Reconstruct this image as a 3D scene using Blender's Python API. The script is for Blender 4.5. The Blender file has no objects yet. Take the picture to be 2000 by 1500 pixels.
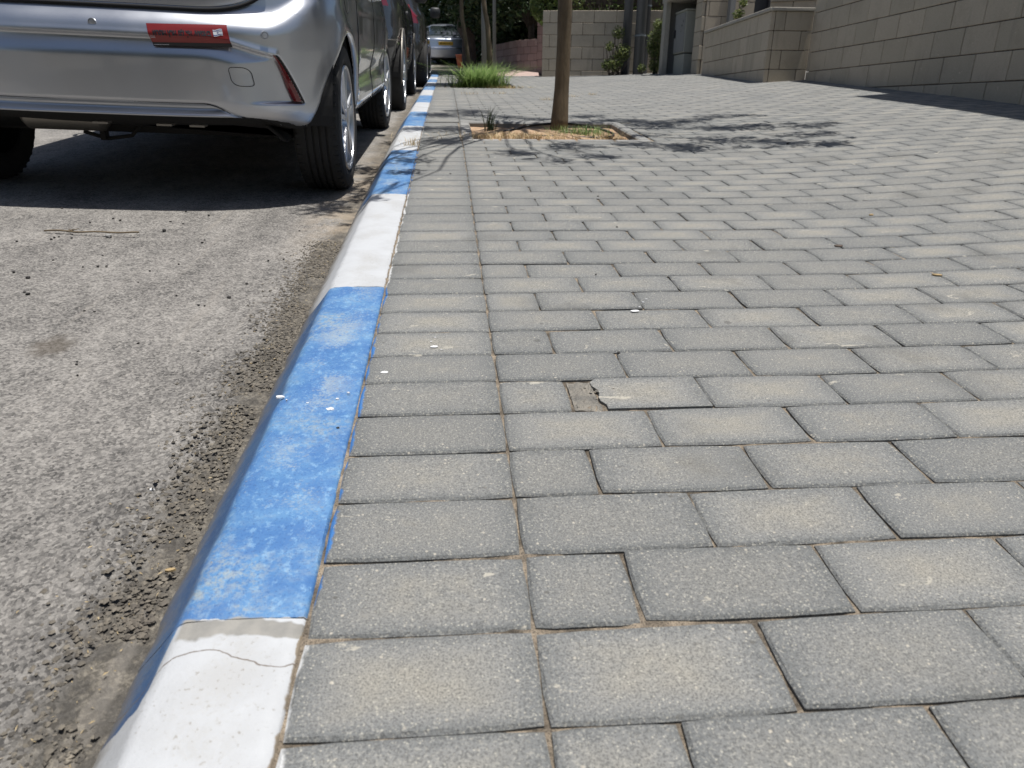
import bpy, bmesh, math, random
import numpy as np
from mathutils import Vector, Matrix, noise
random.seed(7); np.random.seed(7)
SC = bpy.context.scene
COL = SC.collection

# ------------------------------------------------------------------ frame of the sloping street
ALPHA = math.radians(5.1)                    # the street climbs 5.1 degrees
S = Matrix.Rotation(ALPHA, 4, 'X')           # street frame (u across, v uphill, w above paving) -> world
CAMH = 0.58
def W(u, v, w=0.0): return S @ Vector((u, v, w))

# ------------------------------------------------------------------ camera
th, yaw, roll = math.radians(26.5), math.radians(5.22), 0.018
fw = Vector((math.sin(yaw)*math.cos(th), math.cos(yaw)*math.cos(th), -math.sin(th)))
rt = Vector((math.cos(yaw), -math.sin(yaw), 0)); up = rt.cross(fw)
r2 = rt*math.cos(roll)+up*math.sin(roll); u2 = up*math.cos(roll)-rt*math.sin(roll)
cd = bpy.data.cameras.new('camera'); cam = bpy.data.objects.new('camera', cd); COL.objects.link(cam)
m = Matrix.Identity(4)
for i in range(3): m[i][0] = r2[i]; m[i][1] = u2[i]; m[i][2] = -fw[i]
m[2][3] = CAMH
cam.matrix_world = S @ m
cd.sensor_width = 36.0; cd.lens = 1386/2000*36
cd.clip_start = 0.02; cd.clip_end = 900
cd.dof.use_dof = True; cd.dof.focus_distance = 1.75; cd.dof.aperture_fstop = 9.0
SC.camera = cam

# ------------------------------------------------------------------ light
sun_dir = (S.to_3x3() @ Vector((0.17, 0.05, 1.0))).normalized()
elev = math.asin(sun_dir.z); az = math.atan2(sun_dir.x, sun_dir.y)
wd = bpy.data.worlds.new('World'); SC.world = wd; wd.use_nodes = True
wn = wd.node_tree; bg = wn.nodes['Background']
sky = wn.nodes.new('ShaderNodeTexSky'); sky.sky_type = 'NISHITA'; sky.sun_disc = False
sky.sun_elevation = elev; sky.sun_rotation = az; sky.altitude = 100; sky.dust_density = 1.5
wn.links.new(sky.outputs[0], bg.inputs[0]); bg.inputs[1].default_value = 0.072
sd = bpy.data.lights.new('sun', 'SUN'); sd.energy = 4.8; sd.angle = math.radians(0.53); sd.color = (1.0, 0.975, 0.935)
so = bpy.data.objects.new('sun', sd); COL.objects.link(so)
so.rotation_mode = 'QUATERNION'; so.rotation_quaternion = sun_dir.to_track_quat('Z', 'Y')
SC.view_settings.view_transform = 'Standard'; SC.view_settings.look = 'None'
SC.view_settings.exposure = 0.21; SC.view_settings.gamma = 1.0
try: SC.view_settings.use_curve_mapping = False
except Exception: pass

# ------------------------------------------------------------------ node helper
class NT:
    def __init__(s, name, rough=0.8, metal=0.0):
        s.m = bpy.data.materials.new(name); s.m.use_nodes = True
        s.t = s.m.node_tree; s.b = s.t.nodes['Principled BSDF']
        s.b.inputs['Roughness'].default_value = rough; s.b.inputs['Metallic'].default_value = metal
    def n(s, k, **kw):
        x = s.t.nodes.new(k)
        for a, b in kw.items(): setattr(x, a, b)
        return x
    def lk(s, a, b):
        if isinstance(a, (int, float)): b.default_value = a
        elif isinstance(a, tuple): b.default_value = a if len(a) == 4 or len(b.default_value) == 3 else (*a, 1)
        else: s.t.links.new(a, b)
    def math(s, op, a, b=0.0, c=0.0, clamp=False):
        x = s.n('ShaderNodeMath', operation=op, use_clamp=clamp); s.lk(a, x.inputs[0]); s.lk(b, x.inputs[1]); s.lk(c, x.inputs[2]); return x.outputs[0]
    def pos(s):
        g = s.n('ShaderNodeNewGeometry'); r = s.n('ShaderNodeVectorRotate', rotation_type='X_AXIS')
        s.lk(g.outputs['Position'], r.inputs['Vector']); s.lk(-ALPHA, r.inputs['Angle']); return r.outputs[0]
    def obj(s): return s.n('ShaderNodeTexCoord').outputs['Object']
    def scale(s, v, sc):
        x = s.n('ShaderNodeVectorMath', operation='MULTIPLY'); s.lk(v, x.inputs[0]); x.inputs[1].default_value = sc; return x.outputs[0]
    def sep(s, v): x = s.n('ShaderNodeSeparateXYZ'); s.lk(v, x.inputs[0]); return x.outputs
    def noise(s, v, sc, det=4, rough=0.55, dist=0.0):
        x = s.n('ShaderNodeTexNoise'); s.lk(v, x.inputs['Vector']); x.inputs['Scale'].default_value = sc; x.inputs['Detail'].default_value = det
        x.inputs['Roughness'].default_value = rough; x.inputs['Distortion'].default_value = dist; return x.outputs['Fac']
    def voro(s, v, sc, out='Distance', feat='F1'):
        x = s.n('ShaderNodeTexVoronoi', feature=feat); s.lk(v, x.inputs['Vector']); x.inputs['Scale'].default_value = sc; return x.outputs[out]
    def mr(s, v, a, b, c=0.0, d=1.0, smooth=True):
        x = s.n('ShaderNodeMapRange', interpolation_type='SMOOTHSTEP' if smooth else 'LINEAR'); s.lk(v, x.inputs[0])
        for i, q in enumerate((a, b, c, d)): s.lk(q, x.inputs[i+1])
        return x.outputs[0]
    def mix(s, f, a, b):
        x = s.n('ShaderNodeMix', data_type='RGBA'); s.lk(f, x.inputs[0]); s.lk(a, x.inputs[6]); s.lk(b, x.inputs[7]); return x.outputs[2]
    def attr(s, name): return s.n('ShaderNodeAttribute', attribute_name=name).outputs
    def orand(s): return s.n('ShaderNodeObjectInfo').outputs['Random']
    def bump(s, h, st=0.3, d=0.01):
        x = s.n('ShaderNodeBump'); s.lk(h, x.inputs['Height']); x.inputs['Strength'].default_value = st; x.inputs['Distance'].default_value = d
        s.lk(x.outputs[0], s.b.inputs['Normal'])
    def col(s, c): s.lk(c, s.b.inputs['Base Color'])
    def rough(s, c): s.lk(c, s.b.inputs['Roughness'])
def plain(name, c, rough=0.6, metal=0.0, coat=0.0, var=0.08, sc=12):
    k = NT(name, rough, metal)
    n = k.noise(k.obj(), sc, 5); a = tuple(x*(1-var) for x in c); b = tuple(min(1, x*(1+var)) for x in c)
    k.col(k.mix(n, a, b)); k.b.inputs['Coat Weight'].default_value = coat; k.b.inputs['Coat Roughness'].default_value = 0.03
    return k.m

M = {}
# concrete paver
def paver_mat():
    k = NT('grey_concrete_paver', 0.92); p = k.pos(); pc = k.attr('pc'); r = k.attr('rnd')['Fac']
    rr = k.math('FRACT', k.math('ADD', r, k.orand()))
    base = k.mix(rr, (0.172, 0.176, 0.174), (0.226, 0.228, 0.222))
    x, y, _ = k.sep(pc['Vector'])
    e = k.math('MAXIMUM', k.math('ABSOLUTE', x), k.math('ABSOLUTE', y))
    n1 = k.noise(p, 9, 4); n2 = k.noise(p, 38, 4)
    cen = k.mr(k.math('ADD', e, k.math('MULTIPLY', k.math('SUBTRACT', n1, 0.5), 0.7)), 0.15, 0.85, 1.0, 0.0)
    dust = k.math('MULTIPLY', cen, k.mr(k.math('ADD', k.math('MULTIPLY', n2, 0.6), k.math('MULTIPLY', rr, 0.35)), 0.34, 0.76, 0.14, 0.80))
    c = k.mix(dust, base, (0.325, 0.302, 0.252))
    big = k.noise(p, 1.7, 3); c = k.mix(k.mr(big, 0.3, 0.7, 0.0, 0.30), c, (0.27, 0.26, 0.235))
    edge = k.mr(k.math('ADD', e, k.math('MULTIPLY', n2, 0.22)), 0.80, 1.10)
    c = k.mix(k.math('MULTIPLY', edge, 0.50), c, (0.12, 0.128, 0.13))
    # dark and pale flecks of the aggregate
    f = k.noise(p, 420, 2, 0.7); c = k.mix(k.mr(f, 0.38, 0.54, 0.60, 0.0), c, (0.075, 0.075, 0.073))
    f2 = k.noise(p, 260, 3, 0.75); c = k.mix(k.mr(f2, 0.52, 0.66, 0.0, 0.55), c, (0.40, 0.385, 0.34))
    sp = k.voro(p, 170); spn = k.noise(p, 60, 2)
    c = k.mix(k.math('MULTIPLY', k.mr(sp, 0.10, 0.26, 1.0, 0.0), k.mr(spn, 0.38, 0.58, 0.0, 0.68)), c, (0.50, 0.475, 0.40))
    sp2 = k.voro(p, 62); c = k.mix(k.math('MULTIPLY', k.mr(sp2, 0.05, 0.16, 1.0, 0.0), k.mr(k.noise(p, 23, 1), 0.46, 0.60, 0.0, 0.70)), c, (0.55, 0.50, 0.41))
    # grime patches, gum spots and small chips
    gr = k.noise(p, 3.6, 5, 0.6); c = k.mix(k.mr(gr, 0.56, 0.70, 0.0, 0.38), c, (0.115, 0.112, 0.102))
    gum = k.voro(p, 4.3); c = k.mix(k.mr(gum, 0.035, 0.050, 0.55, 0.0), c, (0.085, 0.082, 0.075))
    chp = k.voro(k.scale(p, (1.0, 1.5, 1.0)), 21); c = k.mix(k.math('MULTIPLY', k.mr(k.math('ADD', chp, k.math('MULTIPLY', n2, 0.1)), 0.10, 0.15, 1.0, 0.0), k.mr(n1, 0.52, 0.6, 0.0, 0.7)), c, (0.11, 0.105, 0.095))
    # scuffs: long pale marks
    sc = k.math('ADD', k.noise(k.scale(p, (9, 24, 7)), 1.0, 4, 0.6, 0.8), k.math('MULTIPLY', k.math('SUBTRACT', k.noise(p, 130, 3, 0.7), 0.5), 0.16)); c = k.mix(k.mr(sc, 0.665, 0.72, 0.0, 0.7), c, (0.48, 0.445, 0.37))
    # blue over-paint on the first centimetre beside blue kerb stones
    u, v, w = k.sep(p)
    st = k.math('FRACT', k.math('DIVIDE', k.math('SUBTRACT', v, 0.60), 2.24))
    isb = k.math('LESS_THAN', st, 0.5)
    uu = k.math('ADD', u, k.math('MULTIPLY', k.noise(p, 22, 4), 0.03))
    over = k.math('MULTIPLY', k.mr(uu, -0.148, -0.143, 1.0, 0.0), isb)
    c = k.mix(over, c, (0.05, 0.17, 0.42))
    whiteo = k.math('MULTIPLY', k.mr(uu, -0.149, -0.144, 1.0, 0.0), k.math('SUBTRACT', 1.0, isb))
    c = k.mix(whiteo, c, (0.55, 0.55, 0.54))
    k.col(c)
    h = k.math('ADD', k.math('MULTIPLY', k.noise(p, 330, 3, 0.7), 0.8), k.math('MULTIPLY', k.noise(p, 60, 3), 0.8))
    k.bump(h, 0.8, 0.0035)
    k.b.inputs['Specular IOR Level'].default_value = 0.25
    return k.m
M['paver'] = paver_mat()

def sand_mat(name, a, b, sc=60):
    k = NT(name, 0.95); p = k.pos(); n = k.noise(p, sc, 5, 0.65); c = k.mix(k.mr(n, 0.3, 0.7), a, b)
    f = k.noise(p, 500, 2); c = k.mix(k.mr(f, 0.35, 0.5, 0.6, 0.0), c, tuple(x*0.45 for x in a))
    k.col(c); k.bump(k.math('ADD', n, f), 0.8, 0.008); return k.m
M['joint'] = sand_mat('joint_sand', (0.075, 0.062, 0.047), (0.42, 0.34, 0.25), 26)
M['soil'] = sand_mat('orange_sand', (0.44, 0.28, 0.165), (0.60, 0.43, 0.28), 14)

def asphalt_mat(name='old_asphalt', lo=(0.075, 0.071, 0.067), hi=(0.345, 0.324, 0.296)):
    k = NT(name, 0.9); p = k.pos(); u, v, w = k.sep(p)
    n1 = k.noise(p, 2.2, 4); n2 = k.noise(p, 150, 6, 0.8); n3 = k.noise(p, 28, 4, 0.6)
    vo = k.voro(p, 210, 'Color'); vr = k.sep(vo)[0]
    f = k.math('ADD', k.math('MULTIPLY', n2, 0.75), k.math('MULTIPLY', k.math('SUBTRACT', vr, 0.5), 0.34))
    f = k.math('ADD', f, k.math('MULTIPLY', k.math('SUBTRACT', n1, 0.5), 0.35)); f = k.math('ADD', f, k.math('MULTIPLY', k.math('SUBTRACT', k.noise(k.scale(p, (8, 3, 8)), 1.0, 5, 0.65), 0.5), 0.42))
    f = k.math('ADD', f, k.math('MULTIPLY', k.math('SUBTRACT', n3, 0.5), 0.4))
    c = k.mix(k.mr(f, 0.14, 0.62, smooth=False), lo, hi)
    sp = k.voro(p, 95); c = k.mix(k.math('MULTIPLY', k.mr(sp, 0.08, 0.24, 1.0, 0.0), k.mr(k.noise(p, 47, 2), 0.5, 0.62, 0.0, 0.7)), c, (0.42, 0.38, 0.33))
    # dirt drifted into the gutter
    g = k.mr(k.math('ADD', u, k.math('MULTIPLY', k.math('SUBTRACT', k.noise(p, 5, 4), 0.5), 0.16)), -0.475, -0.40)
    gd = k.mix(k.mr(k.noise(p, 26, 5, 0.7), 0.42, 0.62), (0.080, 0.072, 0.060), (0.235, 0.208, 0.165))
    gd = k.mix(k.mr(k.noise(p, 180, 4, 0.8), 0.44, 0.58, 0.65, 0.0), gd, (0.045, 0.040, 0.034))
    c = k.mix(k.math('MULTIPLY', g, 0.85), c, gd)
    # tan dust far along the kerb
    far = k.math('MULTIPLY', k.math('MULTIPLY', k.mr(v, 2.1, 2.8), k.mr(v, 3.4, 4.6, 1.0, 0.25)), k.mr(u, -0.62, -0.42))
    c = k.mix(k.math('MULTIPLY', far, k.mr(k.noise(p, 9, 3), 0.35, 0.6, 0.05, 0.6)), c, (0.38, 0.31, 0.23))
    # round oil stains
    for (su, sv, rx, ry) in ((-0.90, 1.55, 0.055, 0.075), (-1.55, 2.28, 0.10, 0.09)):
        dx = k.math('DIVIDE', k.math('SUBTRACT', u, su), rx); dy = k.math('DIVIDE', k.math('SUBTRACT', v, sv), ry)
        d = k.math('SQRT', k.math('ADD', k.math('MULTIPLY', dx, dx), k.math('MULTIPLY', dy, dy)))
        d = k.math('ADD', d, k.math('MULTIPLY', k.math('SUBTRACT', n3, 0.5), 0.9))
        c = k.mix(k.mr(d, 0.3, 1.1, 0.6, 0.0), c, (0.075, 0.058, 0.04))
    # tyre-scrape lines
    ln = k.noise(k.scale(p, (16, 0.9, 1)), 1.0, 3); c = k.mix(k.mr(ln, 0.62, 0.70, 0.0, 0.25), c, (0.34, 0.31, 0.27))
    k.col(c)
    h = k.math('ADD', k.math('MULTIPLY', k.noise(p, 240, 4, 0.75), 1.0), k.math('MULTIPLY', vr, 0.30)); k.bump(h, 0.8, 0.0045)
    k.b.inputs['Specular IOR Level'].default_value = 0.3
    return k.m
M['asphalt'] = asphalt_mat()
M['rubble'] = sand_mat('broken_concrete', (0.20, 0.19, 0.17), (0.36, 0.325, 0.27), 34)

def kerb_mat():
    k = NT('painted_kerb_concrete', 0.7); p = k.pos(); u, v, w = k.sep(p)
    nw = k.noise(p, 35, 5); n5 = k.noise(p, 7, 4); nf = k.noise(p, 190, 4, 0.7)
    vv = k.math('ADD', v, k.math('MULTIPLY', k.math('SUBTRACT', nw, 0.5), 0.018))
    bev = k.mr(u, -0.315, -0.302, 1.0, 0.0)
    vb = k.math('ADD', vv, k.math('MULTIPLY', k.math('MULTIPLY', bev, k.math('LESS_THAN', v, 0.8)), 0.095))
    st = k.math('FRACT', k.math('DIVIDE', k.math('SUBTRACT', vb, 0.60), 2.24)); isb = k.math('LESS_THAN', st, 0.5)
    blue = k.mix(k.mr(k.noise(p, 11, 5, 0.65), 0.35, 0.68), (0.052, 0.150, 0.345), (0.105, 0.240, 0.425))
    blue = k.mix(k.math('MULTIPLY', k.mr(k.noise(k.scale(p, (1, 0.8, 1)), 75, 5, 0.75), 0.50, 0.68), 0.60), blue, (0.25, 0.42, 0.58))
    blue = k.mix(k.math('MULTIPLY', k.mr(k.noise(p, 5.5, 4, 0.6), 0.46, 0.66), k.mr(k.noise(p, 90, 4, 0.8), 0.42, 0.6, 0.0, 0.75)), blue, (0.30, 0.33, 0.32))
    blue = k.mix(k.mr(k.noise(p, 260, 3, 0.7), 0.36, 0.46, 0.45, 0.0), blue, (0.025, 0.075, 0.20))
    blue = k.mix(k.mr(k.noise(p, 24, 5, 0.7), 0.42, 0.62, 0.0, 0.25), blue, (0.034, 0.115, 0.31))
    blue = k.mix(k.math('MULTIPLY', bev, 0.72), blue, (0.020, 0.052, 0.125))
    ctr = k.mr(k.math('ABSOLUTE', k.math('ADD', u, 0.235)), 0.0, 0.07, 1.0, 0.0)
    worn = k.math('MULTIPLY', ctr, k.mr(k.math('ADD', k.math('MULTIPLY', n5, 0.6), k.math('MULTIPLY', nf, 0.4)), 0.50, 0.60))
    blue = k.mix(k.math('MULTIPLY', worn, 0.55), blue, (0.33, 0.37, 0.37))
    white = k.mix(k.mr(n5, 0.35, 0.7), (0.475, 0.485, 0.495), (0.40, 0.405, 0.41))
    white = k.mix(k.math('MULTIPLY', worn, 0.22), white, (0.38, 0.36, 0.32))
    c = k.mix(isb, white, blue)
    chips = k.math('MULTIPLY', k.mr(nf, 0.625, 0.655), k.mr(k.math('ADD', n5, k.math('MULTIPLY', k.mr(k.math('ABSOLUTE', k.math('ADD', u, 0.298)), 0.0, 0.014, 1.0, 0.0), 0.14)), 0.48, 0.6)); c = k.mix(k.math('MULTIPLY', chips, 0.8), c, (0.24, 0.22, 0.19))
    # bare concrete strip between the two nearest paints (top only), thin at the others
    tgt = k.math('ABSOLUTE', k.math('SUBTRACT', vv, k.math('ADD', 0.586, k.math('ADD', k.math('MULTIPLY', k.math('SUBTRACT', n5, 0.5), 0.07), k.math('MULTIPLY', k.math('SUBTRACT', nw, 0.5), 0.03)))))
    bare = k.math('MULTIPLY', k.mr(tgt, 0.012, 0.016, 1.0, 0.0), k.mr(u, -0.303, -0.297))
    c = k.mix(bare, c, k.mix(k.mr(nw, 0.35, 0.65), (0.225, 0.218, 0.200), (0.285, 0.272, 0.245)))
    # brown crumbly edge against the paving
    ed = k.math('MULTIPLY', k.mr(k.math('ADD', u, k.math('MULTIPLY', k.math('SUBTRACT', nw, 0.5), 0.016)), -0.170, -0.168), k.math('SUBTRACT', 1.0, isb))
    c = k.mix(k.math('MULTIPLY', ed, 0.9), c, (0.21, 0.165, 0.11))
    # dirt creeping up the face
    wrel = k.math('ADD', w, k.math('MULTIPLY', k.math('MAXIMUM', k.math('SUBTRACT', v, 5.0), 0.0), 0.022))
    dg = k.mr(k.math('ADD', wrel, k.math('MULTIPLY', k.math('SUBTRACT', nw, 0.5), 0.05)), -0.085, -0.035, 0.8, 0.0)
    c = k.mix(dg, c, (0.17, 0.15, 0.12))
    # hairline crack in the near white stone
    cr = k.math('ADD', 0.545, k.math('ADD', k.math('MULTIPLY', k.math('SINE', k.math('MULTIPLY', u, 42.0)), 0.012), k.math('MULTIPLY', k.math('SUBTRACT', nw, 0.5), 0.012)))
    cd_ = k.math('ABSOLUTE', k.math('SUBTRACT', v, cr)); c = k.mix(k.mr(cd_, 0.0006, 0.0013, 0.85, 0.0), c, (0.12, 0.09, 0.065))
    k.col(c); k.rough(k.mr(n5, 0.3, 0.7, 0.5, 0.75))
    k.bump(k.math('ADD', k.math('MULTIPLY', nf, 0.7), nw), 0.35, 0.003); return k.m
M['kerb'] = kerb_mat()

def stone_mat(name, a, b, spot=(0.22, 0.19, 0.15)):
    k = NT(name, 0.88); o = k.obj(); p = k.pos(); r = k.orand(); at = k.attr('rnd')['Fac']
    rr = k.math('FRACT', k.math('ADD', r, at)); c = k.mix(rr, a, b)
    n = k.noise(p, 5, 5, 0.65); c = k.mix(k.mr(n, 0.45, 0.75, 0.0, 0.4), c, spot)
    f = k.noise(p, 120, 3); c = k.mix(k.mr(f, 0.35, 0.5, 0.25, 0.0), c, tuple(x*0.5 for x in a))
    st = k.noise(k.scale(p, (9, 9, 1.1)), 1.0, 4); c = k.mix(k.mr(st, 0.55, 0.72, 0.0, 0.35), c, tuple(x*0.62 for x in a))
    wf = k.noise(p, 45, 2); c = k.mix(k.mr(wf, 0.70, 0.74, 0.0, 0.6), c, tuple(min(1, x*1.5) for x in b))
    k.col(c); k.bump(k.math('ADD', n, f), 0.4, 0.004); return k.m
M['block'] = stone_mat('beige_stone_block', (0.430, 0.370, 0.280), (0.520, 0.440, 0.335), (0.34, 0.28, 0.205))
M['mortar'] = plain('dark_mortar', (0.105, 0.085, 0.07), 0.95)
M['coping'] = stone_mat('stone_coping', (0.37, 0.34, 0.29), (0.41, 0.38, 0.32))
M['pink'] = stone_mat('pink_stone', (0.34, 0.235, 0.21), (0.45, 0.33, 0.29), (0.25, 0.19, 0.17))
M['concrete'] = stone_mat('grey_concrete', (0.27, 0.265, 0.25), (0.30, 0.29, 0.27))
M['edging'] = stone_mat('edging_concrete', (0.225, 0.222, 0.210), (0.275, 0.27, 0.255), (0.20, 0.19, 0.17))

def paint(name, c, metal=0.85, rough=0.3, coat=1.0):
    k = NT(name, rough, metal); o = k.obj()
    n = k.noise(o, 900, 2); k.col(k.mix(n, tuple(x*0.94 for x in c), tuple(min(1, x*1.06) for x in c)))
    k.b.inputs['Coat Weight'].default_value = coat; k.b.inputs['Coat Roughness'].default_value = 0.04
    d = k.noise(o, 3.5, 5); z = k.sep(o)[2]
    k.rough(k.math('ADD', k.mr(d, 0.3, 0.7, rough*0.85, rough*1.2), k.mr(z, 0.2, 0.5, 0.12, 0.0))); return k.m
M['silver'] = paint('silver_metallic_paint', (0.50, 0.515, 0.545), 0.86, 0.33)
M['darkgrey'] = paint('dark_grey_metallic_paint', (0.062, 0.062, 0.064), 0.6, 0.28)
M['black_paint'] = paint('black_grey_metallic_paint', (0.05, 0.048, 0.047), 0.5, 0.28)
M['bluesilver'] = paint('pale_blue_silver_paint', (0.50, 0.54, 0.62), 0.75, 0.32)
M['rubber'] = plain('tyre_rubber', (0.022, 0.021, 0.020), 0.85, var=0.25, sc=30)
M['darkplastic'] = plain('black_plastic', (0.02, 0.02, 0.021), 0.55)
M['gap'] = plain('panel_gap', (0.010, 0.010, 0.011), 0.9)
M['under'] = plain('underbody', (0.018, 0.017, 0.016), 0.9)
M['alloy'] = plain('alloy_rim', (0.52, 0.53, 0.55), 0.32, 0.9)
M['steel'] = plain('dull_steel', (0.27, 0.25, 0.22), 0.5, 0.8)
M['chrome'] = plain('chrome', (0.75, 0.75, 0.76), 0.12, 1.0)
M['redlens'] = plain('red_lens', (0.16, 0.006, 0.009), 0.12, 0, 1.0, sc=60)
M['yellow'] = plain('yellow_plate', (0.70, 0.42, 0.03), 0.45)
M['redprint'] = plain('red_sticker_vinyl', (0.22, 0.016, 0.015), 0.35, 0, 0.3, 0.1, 25)
M['ink'] = plain('black_ink', (0.012, 0.012, 0.016), 0.5)
M['whiteink'] = plain('white_ink', (0.66, 0.67, 0.70), 0.5)
M['blueink'] = plain('blue_ink', (0.02, 0.04, 0.22), 0.5)
M['whitepaint'] = plain('white_paint_drop', (0.72, 0.72, 0.72), 0.55)
g_ = NT('car_glass', 0.04, 0.0); g_.col((0.02, 0.026, 0.026)); g_.b.inputs['Coat Weight'].default_value = 1.0; g_.b.inputs['Specular IOR Level'].default_value = 0.9; M['glass'] = g_.m

def bark_mat(name, a, b, sc=(1, 1, 0.22)):
    k = NT(name, 0.9); o = k.scale(k.obj(), sc); n = k.noise(o, 34, 5, 0.7); n2 = k.noise(k.obj(), 5, 4)
    c = k.mix(k.mr(n, 0.32, 0.68), a, b); c = k.mix(k.mr(n2, 0.5, 0.75, 0.0, 0.5), c, tuple(x*0.55 for x in a)); k.col(c); k.bump(n, 0.7, 0.01); return k.m
M['bark'] = bark_mat('smooth_brown_bark', (0.115, 0.085, 0.050), (0.180, 0.135, 0.082))
M['bark_dark'] = bark_mat('dark_bark', (0.06, 0.045, 0.035), (0.12, 0.09, 0.07))
def leaf_mat(name, a, b, tr=0.35):
    k = NT(name, 0.55); r = k.attr('rnd')['Fac']; k.col(k.mix(r, a, b))
    k.b.inputs['Transmission Weight'].default_value = 0.0
    t = k.n('ShaderNodeBsdfTranslucent'); k.lk(k.mix(r, tuple(x*1.5 for x in a), tuple(x*1.5 for x in b)), t.inputs[0])
    ms = k.n('ShaderNodeMixShader'); ms.inputs[0].default_value = tr
    out = k.t.nodes['Material Output']; k.lk(k.b.outputs[0], ms.inputs[1]); k.lk(t.outputs[0], ms.inputs[2]); k.lk(ms.outputs[0], out.inputs[0]); return k.m
M['leaf'] = leaf_mat('tree_leaves', (0.040, 0.085, 0.018), (0.085, 0.135, 0.035))
M['leaf_dark'] = leaf_mat('dark_tree_leaves', (0.016, 0.036, 0.010), (0.040, 0.068, 0.018), 0.2)
M['leaf_hedge'] = leaf_mat('hedge_leaves', (0.055, 0.095, 0.018), (0.150, 0.190, 0.050), 0.25)
M['leaf_bush'] = leaf_mat('bush_leaves', (0.060, 0.100, 0.025), (0.230, 0.250, 0.085), 0.35)
M['grass'] = leaf_mat('green_grass', (0.085, 0.170, 0.035), (0.300, 0.390, 0.150), 0.4)
M['grass_dark'] = leaf_mat('dark_blades', (0.020, 0.040, 0.014), (0.042, 0.065, 0.024), 0.15)
M['straw'] = leaf_mat('dry_straw', (0.36, 0.27, 0.14), (0.55, 0.44, 0.26), 0.2)
M['pole'] = plain('slate_grey_paint', (0.105, 0.110, 0.122), 0.5, 0.3)
M['pole_light'] = plain('pale_grey_galvanised', (0.24, 0.26, 0.27), 0.5, 0.4)
M['cabinet'] = plain('cabinet_grey', (0.34, 0.335, 0.285), 0.6)
M['gate'] = plain('dark_gate', (0.028, 0.029, 0.032), 0.6)
M['louvre'] = plain('grey_louvre', (0.12, 0.125, 0.11), 0.6)
M['pipe'] = plain('black_irrigation_pipe', (0.02, 0.018, 0.017), 0.6)
M['pebble'] = plain('black_pebble', (0.020, 0.018, 0.016), 0.8)
M['clod'] = stone_mat('gutter_clod', (0.060, 0.054, 0.046), (0.20, 0.175, 0.138), (0.12, 0.10, 0.08))
M['dryleaf'] = plain('dry_leaf', (0.36, 0.26, 0.13), 0.8, var=0.3)
M['terrain'] = sand_mat('dry_earth', (0.14, 0.12, 0.09), (0.22, 0.19, 0.14), 3)
M['terracotta'] = plain('terracotta', (0.42, 0.12, 0.06), 0.8)

# ------------------------------------------------------------------ object helpers
def link(name, verts, faces, mat, parent=None, mw=None, smooth=False, rnd=None, pc=None, mats=None, fmat=None):
    me = bpy.data.meshes.new(name); me.from_pydata([tuple(v) for v in verts], [], faces); 
    for mm in (mats or [mat]): me.materials.append(mm)
    if fmat is not None: me.polygons.foreach_set('material_index', fmat)
    if smooth: me.polygons.foreach_set('use_smooth', [True]*len(me.polygons))
    if rnd is not None:
        a = me.attributes.new('rnd', 'FLOAT', 'POINT'); a.data.foreach_set('value', np.asarray(rnd, dtype=np.float32))
    if pc is not None:
        a = me.attributes.new('pc', 'FLOAT_VECTOR', 'POINT'); a.data.foreach_set('vector', np.asarray(pc, dtype=np.float32).ravel())
    me.update()
    return link_me(name, me, parent, mw)
def link_me(name, me, parent=None, mw=None):
    o = bpy.data.objects.new(name, me); COL.objects.link(o)
    if parent is not None: o.parent = parent
    if mw is not None:
        if parent is None: o.matrix_world = mw
        else: o.matrix_local = mw
    return o
def empty(name, mw=None):
    o = bpy.data.objects.new(name, None); COL.objects.link(o); o.empty_display_size = 0.1
    if mw is not None: o.matrix_world = mw
    return o
def tag(o, label=None, cat=None, group=None, kind=None):
    if label: o['label'] = label
    if cat: o['category'] = cat
    if group: o['group'] = group
    if kind: o['kind'] = kind
    return o
def SM(u, v, w=0.0, rz=0.0, rx=0.0, ry=0.0):
    return S @ Matrix.Translation((u, v, w)) @ Matrix.Rotation(rz, 4, 'Z') @ Matrix.Rotation(ry, 4, 'Y') @ Matrix.Rotation(rx, 4, 'X')
def WM(u, v, w=0.0, rz=0.0): return Matrix.Translation(W(u, v, w)) @ Matrix.Rotation(rz, 4, 'Z')

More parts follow.
